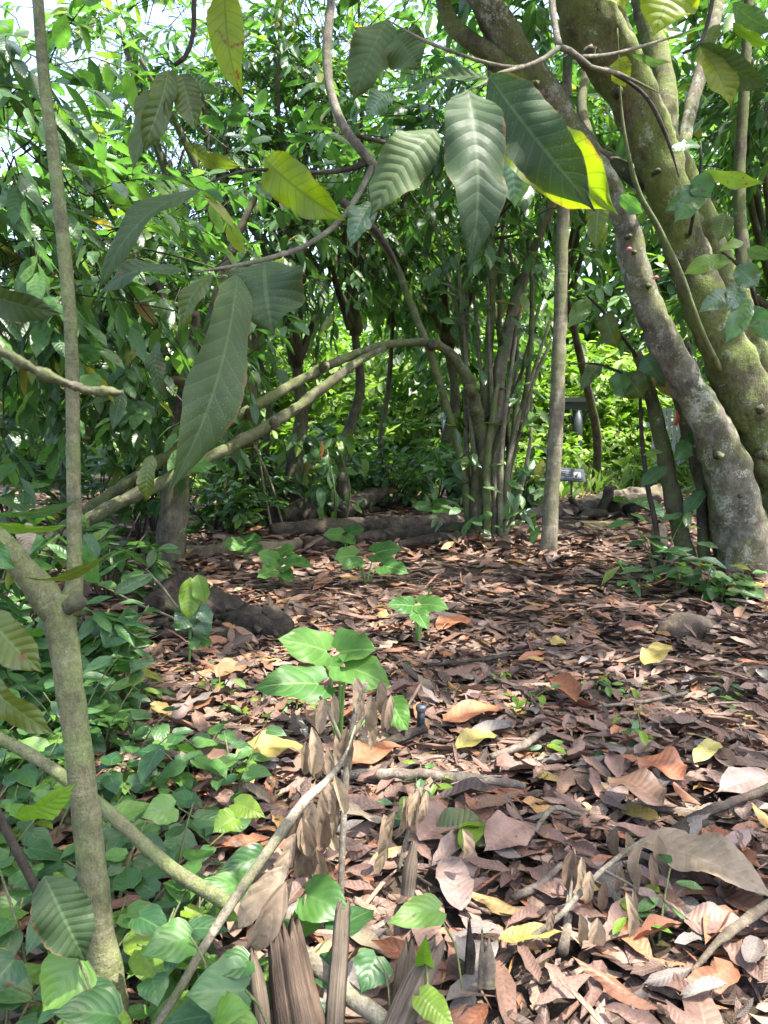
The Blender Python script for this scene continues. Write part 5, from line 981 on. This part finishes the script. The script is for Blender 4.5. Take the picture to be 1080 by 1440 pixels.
# shrubs filling the left bank and the gaps between the trunks
SH = [(40, 905, .95, .38, 'dense shaded shrub just behind the sapling fork'), (-40, 860, 1.3, .5, 'tall shrub at the left edge behind the side limb'), (150, 850, .75, .34, 'shrub with ribbed leaves left of the rotten stump'), (110, 800, 1.15, .45, 'shrub under the arching stems beside the sapling'), (195, 780, .95, .38, 'leafy shrub at the foot of the arching stems'),
      (20, 780, 1.6, .6, 'tall dark shrub below the left end of the arching stems'), (300, 748, .9, .45, 'shrub with small leaves between the stout trunk and the root bundle'), (140, 735, 1.5, .7, 'broad dark shrub far behind the arching stems'), (260, 725, 1.4, .6, 'shrub in the dim gap behind the stout trunk'), (560, 712, .6, .45, 'low shrub by the thin dark tree'), (520, 716, .7, .4, 'small shrub between the far trunks'), (350, 728, 1.3, .5, 'tall shrub beside the root bundle'),
      (1090, 770, .9, .4, 'shrub half hidden behind the great leaning tree'), (615, 706, .9, .5, 'shrub in the light left of the stem clump'), (690, 712, 1.0, .5, 'shrub right behind the stem clump'), (735, 714, .8, .45, 'bright shrub between the stem clump and the straight tree'), (440, 722, 1.2, .6, 'dark shrub behind the drooping leafy clump'), (80, 1000, .6, .28, 'small shrub beside the sapling trunk'), (-20, 960, .8, .3, 'near shrub at the left edge below the side limb'), (10, 1060, .45, .25, 'lowest shrub on the left bank'), (385, 740, 1.2, .55, 'leafy shrub masking the forked dark trunk'), (470, 722, 1.3, .6, 'pale shrub hanging behind the drooping leafy clump'), (325, 758, .8, .4, 'shrub beside the root bundle on the log'), (215, 752, 1.5, .6, 'tall shrub right behind the stout trunk'), (545, 716, 1.1, .5, 'loose shrub before the thin dark tree')]
for i, (a, b_, h, r, lab) in enumerate(SH):
    g = G(a, b_); far = g[1] > 9
    bush('shrub', lab, g, h, r, 150 if not far else 220, (.13, .22) if not far else (.15, .26), (M_cacao, M_pepper, M_cacao)[i % 3] if not far else M_mid, 1000 + i, tpl=T_mid if i % 2 else T_oval, parts=60 if not far else 25)
for i, (a, b_, L) in enumerate(((625, 655, .3), (600, 668, .3))):
    pass
# tiny seedlings in the litter
TS = [(1040, 1000), (1010, 985), (870, 985), (975, 1015), (830, 975), (735, 1005), (640, 975), (760, 1065), (415, 1010), (440, 1035), (230, 985), (185, 1000), (585, 945), (855, 1075), (925, 1330), (770, 1345), (595, 1120), (580, 1165), (1055, 1020), (330, 1010), (310, 985), (750, 1190), (300, 755), (690, 965), (905, 1050)]
TS = [g for g in TS if g != (300, 755)]
for i, (a, b_) in enumerate(TS):
    herb('tiny_seedling', 'tiny green seedling coming up through the brown leaf litter', G(a, b_), 1 + i % 3, .05 + .05 * (i % 3), 'ovalt', T_oval, [M_pepper, M_cacao, M_bright], (.045, .085), 1100 + i, 'tiny seedlings in the leaf litter', k=4, spread=.8)

# ================================================================ leaf litter
rs = np.random.default_rng(99)
def litter_points(n, y0, y1, slope=.62, pad=.6):
    y = np.sqrt(rs.uniform(y0 ** 2, y1 ** 2, n)); x = rs.uniform(-1, 1, n) * (slope * y + pad)
    return x, y
PIPE = G(592, 1044); m = MB()
for (n, y0, y1, tps, zsp) in ((12500, .9, 5.0, T_dry, .05), (13500, 5.0, 9.5, T_dry_low, .05), (11000, 9.5, 14.4, T_dry_low, .05)):
    x, y = litter_points(n, y0, y1)
    # bare soil patches stay thinner
    th = np.sin(1.9 * x + .8 * y + 1) + np.sin(1.3 * y - 2.1 * x) + .6 * np.sin(4.1 * x + 3.3 * y)
    kp = (rs.random(n) < np.where(th > 1.0, .32, 1.0)) & (np.hypot(x - PIPE[0], y - PIPE[1] + .06) > .11); x, y = x[kp], y[kp]; n = len(x)
    az = rs.uniform(0, 6.28, n); d = np.stack([np.cos(az), np.sin(az), rs.normal(0, .10, n)], 1); nn = np.stack([rs.normal(0, .19, n), rs.normal(0, .19, n), np.where(rs.random(n) < .5, 1., -1.)], 1)
    pos = np.stack([x, y, gh(x, y) + rs.uniform(.004, zsp, n)], 1); LL = np.clip(rs.gamma(5.5, .0255 if y0 < 4 else .031, n), .05, .25 if y0 < 4 else .30); R = rs.random(n); ch = rs.integers(len(tps), size=n); rot = frame(d, nn)
    for t in range(len(tps)): m.leaves(tps[t], pos[ch == t], rot[ch == t], LL[ch == t], R[ch == t])
# leaves piled against the feet of trunks, logs and lumps
for (px_, py_, rr, nn_) in ((1045, 822, .30, 150), (1000, 815, .25, 60), (771, 788, .1, 50), (690, 765, .22, 110), (236, 806, .2, 70), (966, 812, .12, 40), (260, 895, .35, 70), (360, 902, .25, 60), (962, 895, .22, 60), (500, 778, .5, 60), (600, 770, .5, 60), (320, 792, .4, 50), (860, 735, .5, 50)):
    c0 = G(px_, py_); az = rs.uniform(0, 6.28, nn_); q = rr + rs.exponential(.10, nn_); x = c0[0] + np.cos(az) * q; y = c0[1] + np.sin(az) * q * .8
    d = np.stack([np.cos(az + rs.normal(0, .9, nn_)), np.sin(az + rs.normal(0, .9, nn_)), rs.normal(-.15, .3, nn_)], 1); nn = np.stack([np.cos(az) * .5, np.sin(az) * .5, np.ones(nn_)], 1) + rs.normal(0, .25, (nn_, 3))
    m.leaves(T_dry[px_ % len(T_dry)], np.stack([x, y, gh(x, y) + np.clip(.11 - (q - rr) * .35, .02, .11) * rs.random(nn_) + .03], 1), frame(d, nn), rs.uniform(.09, .22, nn_), rs.random(nn_))
o = m.build('leaf_litter', M_litter, stuff=True)
# crumbled bits and twiglets between the leaves
n = 9000; x, y = litter_points(n, .9, 6.5); az = rs.uniform(0, 6.28, n); d = np.stack([np.cos(az), np.sin(az), rs.normal(0, .2, n)], 1); nn = np.stack([rs.normal(0, .4, n), rs.normal(0, .4, n), np.ones(n)], 1)
m = MB(); ch = rs.random(n) < .35; pos = np.stack([x, y, gh(x, y) + rs.uniform(.003, .05, n)], 1); R = rs.random(n); rot = frame(d, nn)
m.leaves(leaf('oval', 2, 2, fold=.3), pos[~ch], rot[~ch], rs.uniform(.015, .05, n)[~ch], R[~ch]); tw_ = leaf('lance', 3, 2, fold=1.2, arch=.1, aspect=.24)
m.leaves(tw_, pos[ch], rot[ch], rs.uniform(.06, .30, n)[ch], R[ch]); m.build('litter_crumbs', M_litter, stuff=True)

# single fallen leaves that lie on top, the ones that show largest
KIND = ['mauve', 'mauve', 'mauve', 'brown', 'rust', 'grey', 'tan', 'mauve', 'mauve', 'grey', 'pink', 'brown', 'mauve', 'grey', 'brown', 'rust']
LAB = {'mauve': 'dull mauve brown dry leaf lying in the leaf litter', 'brown': 'dark brown dry leaf lying in the leaf litter', 'rust': 'rust red dry leaf lying in the leaf litter', 'grey': 'greyish dry leaf lying in the leaf litter', 'tan': 'pale tan dry leaf lying in the leaf litter', 'pink': 'faded pinkish dry leaf lying in the leaf litter', 'yellow': 'yellow fallen leaf lying on the brown litter'}
cnt = 0; taken = []
while cnt < 268:
    a, b_ = rs.uniform(0, 1090), 930 + 520 * rs.random() ** .9
    if a < np.interp(b_, [930, 1050, 1200, 1440], [150, 230, 380, 560]): continue
    g = G(a, b_); kind = KIND[int(rs.integers(len(KIND)))]
    if cnt % 67 == 5: kind = 'yellow'
    if any((g[0] - q[0]) ** 2 + (g[1] - q[1]) ** 2 < .0042 for q in taken): continue
    if np.hypot(g[0] - PIPE[0], g[1] - PIPE[1] + .12) < .2: continue
    taken.append(g); i = int(rs.integers(len(T_dry))); az = rs.uniform(0, 6.28); d = np.array([[math.cos(az), math.sin(az), rs.normal(0, .13)]]); nn = np.array([[rs.normal(0, .22), rs.normal(0, .22) - .1, 1.]])
    o = put_leaf(None, leaf_mesh('dry', T_dry, M_lit[kind], i), g + [0, 0, rs.uniform(.045, .075)], frame(d, nn)[0], rs.uniform(.125, .235), 'fallen_leaf')
    tag(o, LAB[kind], 'fallen leaf', kind + ' fallen leaves'); cnt += 1
# the ones the photograph singles out
def fallen(label, B, T, wd, mat, lift=.07, roll=0., **k):
    b0, t0 = G(*B) + [0, 0, lift], G(*T) + [0, 0, lift]; db, dt = (b0 - CAM) @ FW, (t0 - CAM) @ FW
    ax = t0 - b0; L = np.linalg.norm(ax); n = np.array([math.sin(math.radians(roll)) , -.25, 1.]); kw = dict(kind='cacao', fold=.10, corr=.007, nv=11, wave=.02, bulge=.05, curl=.10, nl=26, nw=8); kw.update(k)
    xs, ys = proj(np.stack([b0, t0]))[:2]
    o = hero(None, (xs[0], ys[0]), (xs[1], ys[1]), db, dt, wd, mat, facing=n, name='fallen_leaf', **kw)
    return tag(o, label, 'fallen leaf')
fallen('huge tan ribbed leaf lying at the right edge below the drooping sprig', (900, 1225), (1085, 1305), 92, M_lit['tan'], .10, seed=1, corr=.014)
fallen('curled brown ribbed leaf propped above the drooping sprig', (930, 1180), (852, 1138), 70, M_lit['brown'], .12, seed=2)
fallen('bright rust orange leaf beside the pale crumpled leaf heap', (960, 1125), (896, 1090), 62, M_lit['rust'], .08, seed=3)
fallen('yellow green fresh leaf lying half folded in the sunlit litter', (612, 1200), (684, 1190), 46, M_olive, .07, fold=.5, seed=4)
fallen('pale lime leaf tip folded on the litter next to the dry frond', (650, 1230), (680, 1188), 36, M_bright, .08, seed=5)
fallen('grey deeply ribbed leaf standing at the bottom edge by the stub', (670, 1420), (662, 1372), 60, M_lit['grey'], .10, corr=.03, nv=7, curl=.4, seed=6)
fallen('pale pink sunlit leaf in front of the splinter', (648, 1318), (632, 1236), 50, M_lit['pink'], .08, seed=7)
fallen('golden yellow leaf lying in the sun left of the dead fronds', (330, 1090), (428, 1072), 50, M_lit['yellow'], .07, seed=8)
fallen('yellow leaf on the shaded litter beyond the pipe', (640, 1072), (700, 1052), 34, M_lit['yellow'], .06, seed=9)
fallen('long orange brown leaf between the pipe and the dead fronds', (480, 1102), (570, 1072), 44, M_lit['rust'], .07, seed=10)
fallen('large rust leaf right of the pipe', (622, 1034), (712, 1016), 40, M_lit['rust'], .07, seed=11)
fallen('orange leaf in the sunlight near the seedling', (305, 968), (345, 950), 40, M_lit['rust'], .06, seed=12)
fallen('orange brown leaf right of the middle sized aroid', (615, 898), (662, 880), 34, M_lit['rust'], .06, seed=13)
fallen('pale yellow upright leaf on the open litter', (905, 955), (938, 925), 34, M_lit['yellow'], .08, seed=14)
fallen('small yellow leaf on the shaded middle litter', (775, 920), (795, 914), 20, M_lit['yellow'], .06, seed=15)
fallen('yellow curved leaf under the rust leaf', (975, 1100), (1008, 1068), 26, M_lit['yellow'], .08, seed=16)
fallen('wide pale pink leaf at the right edge in full sun', (1085, 1120), (1010, 1145), 46, M_lit['pink'], .08, seed=17)
fallen('yellowish decayed leaf at the foot of the great leaning tree', (1075, 835), (1020, 850), 24, M_lit['yellow'], .08, seed=18)
fallen('whitish dry leaf in the sun strip below the straight tree', (770, 800), (800, 786), 26, M_lit['pink'], .06, seed=19)
fallen('long dull yellow leaf at the bottom edge by the pale sticks', (700, 1360), (790, 1352), 30, M_lit['yellow'], .08, seed=20)
fallen('large pale green decayed palm leaf before the dark driftwood', (862, 722), (935, 742), 44, M_pale, .16, kind='oval', seed=21)
fallen('grey brown ribbed leaf in the sunlit middle by the splinter', (590, 1215), (640, 1170), 66, M_lit['mauve'], .08, seed=22)
fallen('big mauve leaf left of the drooping sprig', (740, 1190), (680, 1230), 60, M_lit['mauve'], .08, seed=23)
fallen('dark mauve leaf spread below the largest tan leaf', (960, 1335), (1050, 1345), 50, M_lit['mauve'], .08, seed=24)
fallen('pinkish rust leaf with upturned sides on the middle litter', (810, 1010), (765, 975), 40, M_lit['rust'], .08, curl=.6, seed=25)

# ================================================================ labels that single out the many alike things by what lies next to them
MARKS = [('the metal pipe', 592, 1040), ('the brightest aroid', 478, 1055), ('the drooping dead sprig', 850, 1240), ('the huge tan leaf', 1000, 1265), ('the mossy brown lump', 962, 895), ('the grey splinter', 576, 1255), ('the slanting stake', 580, 1400), ('the upright grooved stake', 475, 1420), ('the long pale stick', 660, 1117),
         ('the thick grey stick', 985, 1180), ('the bright rust leaf', 925, 1110), ('the bleached flat stick', 1030, 1340), ('the golden yellow leaf', 380, 1080), ('the split rotten stump', 405, 1420), ('the fork of the sapling', 90, 900), ('the black rotten stump', 290, 890), ('the small bank shrub', 80, 1000), ('the side limb', 10, 800), ('the withered tip leaf', 20, 900), ('the base of the sapling', 150, 1400), ('the short dark stick', 30, 1200), ('the sapling trunk', 130, 1300), ('the slanting thin branch', 250, 1230), ('the glowing seedling', 266, 935), ('the middle sized aroid', 588, 905),
         ('the largest dead frond', 350, 1330), ('the specked sapling leaf', 90, 1310), ('the leaning tree', 1045, 830), ('the deeply ribbed grey leaf', 665, 1400), ('the pale yellow upright leaf', 920, 945)]
ORD = ['', 'second', 'third', 'fourth', 'fifth', 'sixth', 'seventh', 'eighth', 'ninth', 'tenth', 'eleventh', 'twelfth', 'thirteenth', 'fourteenth', 'fifteenth', 'sixteenth', 'seventeenth', 'eighteenth', 'nineteenth', 'twentieth']
def label_by_place(objs, phrase, far=False):
    cells = {}
    for o in objs:
        p = worldloc(o); x, y, _ = proj(p[None]); x, y = x[0], y[0]
        if far: k = min(FARMARKS, key=lambda q: abs(q[1] - x)); side = 'above' ; dist = abs(k[1] - x)
        else:
            k = min(MARKS, key=lambda q: math.hypot(q[1] - x, (q[2] - y) * 1.6)); dx, dy = x - k[1], (y - k[2]) * 1.6; dist = math.hypot(dx, dy)
            side = ('left of' if dx < 0 else 'right of') if abs(dx) > abs(dy) else ('behind' if dy < 0 else 'in front of')
        cells.setdefault((phrase(o), side, k[0]), []).append((dist, o))
    for (ph, side, mk), lst in cells.items():
        lst.sort(key=lambda q: q[0])
        for i, (_, o) in enumerate(lst):
            if far: o['label'] = f'{ph} {mk}' + ('' if len(lst) == 1 else f', {ORD[i] or "first"} from it')
            else: o['label'] = f'{ph} {side} {mk}' + ('' if len(lst) == 1 else ', nearest to it' if i == 0 else f', {ORD[min(i, 19)]} nearest to it')
SHORT = {'mauve': 'dull mauve dry leaf', 'brown': 'dark brown dry leaf', 'rust': 'rust red dry leaf', 'grey': 'greyish dry leaf', 'tan': 'pale tan dry leaf', 'pink': 'faded pinkish dry leaf', 'yellow': 'yellow fallen leaf'}
tops = [o for o in C.objects if o.parent is None]
label_by_place([o for o in tops if str(o.get('group', '')).endswith('fallen leaves')], lambda o: SHORT[o['group'].split()[0]])
label_by_place([o for o in tops if o.get('group') == 'heart leaved ground cover plants'], lambda o: 'heart leaved plant')
label_by_place([o for o in tops if o.get('group') == 'leafy plants on the shaded bank'], lambda o: 'low oval leaved plant')
label_by_place([o for o in tops if o.get('group') == 'tiny seedlings in the leaf litter'], lambda o: 'tiny green seedling')
FARMARKS = [('behind the forked sapling stem', 95), ('behind the longest hanging leaf', 260), ('behind the forked dark trunk', 415), ('behind the straight dark trunk', 490), ('behind the stem clump', 690), ('behind the straight pale tree', 772), ('behind the airy tree over the sign', 850), ('behind the leaning tree', 1030)]
label_by_place([o for o in tops if str(o.get('group', '')).startswith('far trees')], lambda o: 'sunlit far tree' if 'sunny' in o['group'] else 'dark green far tree', True)
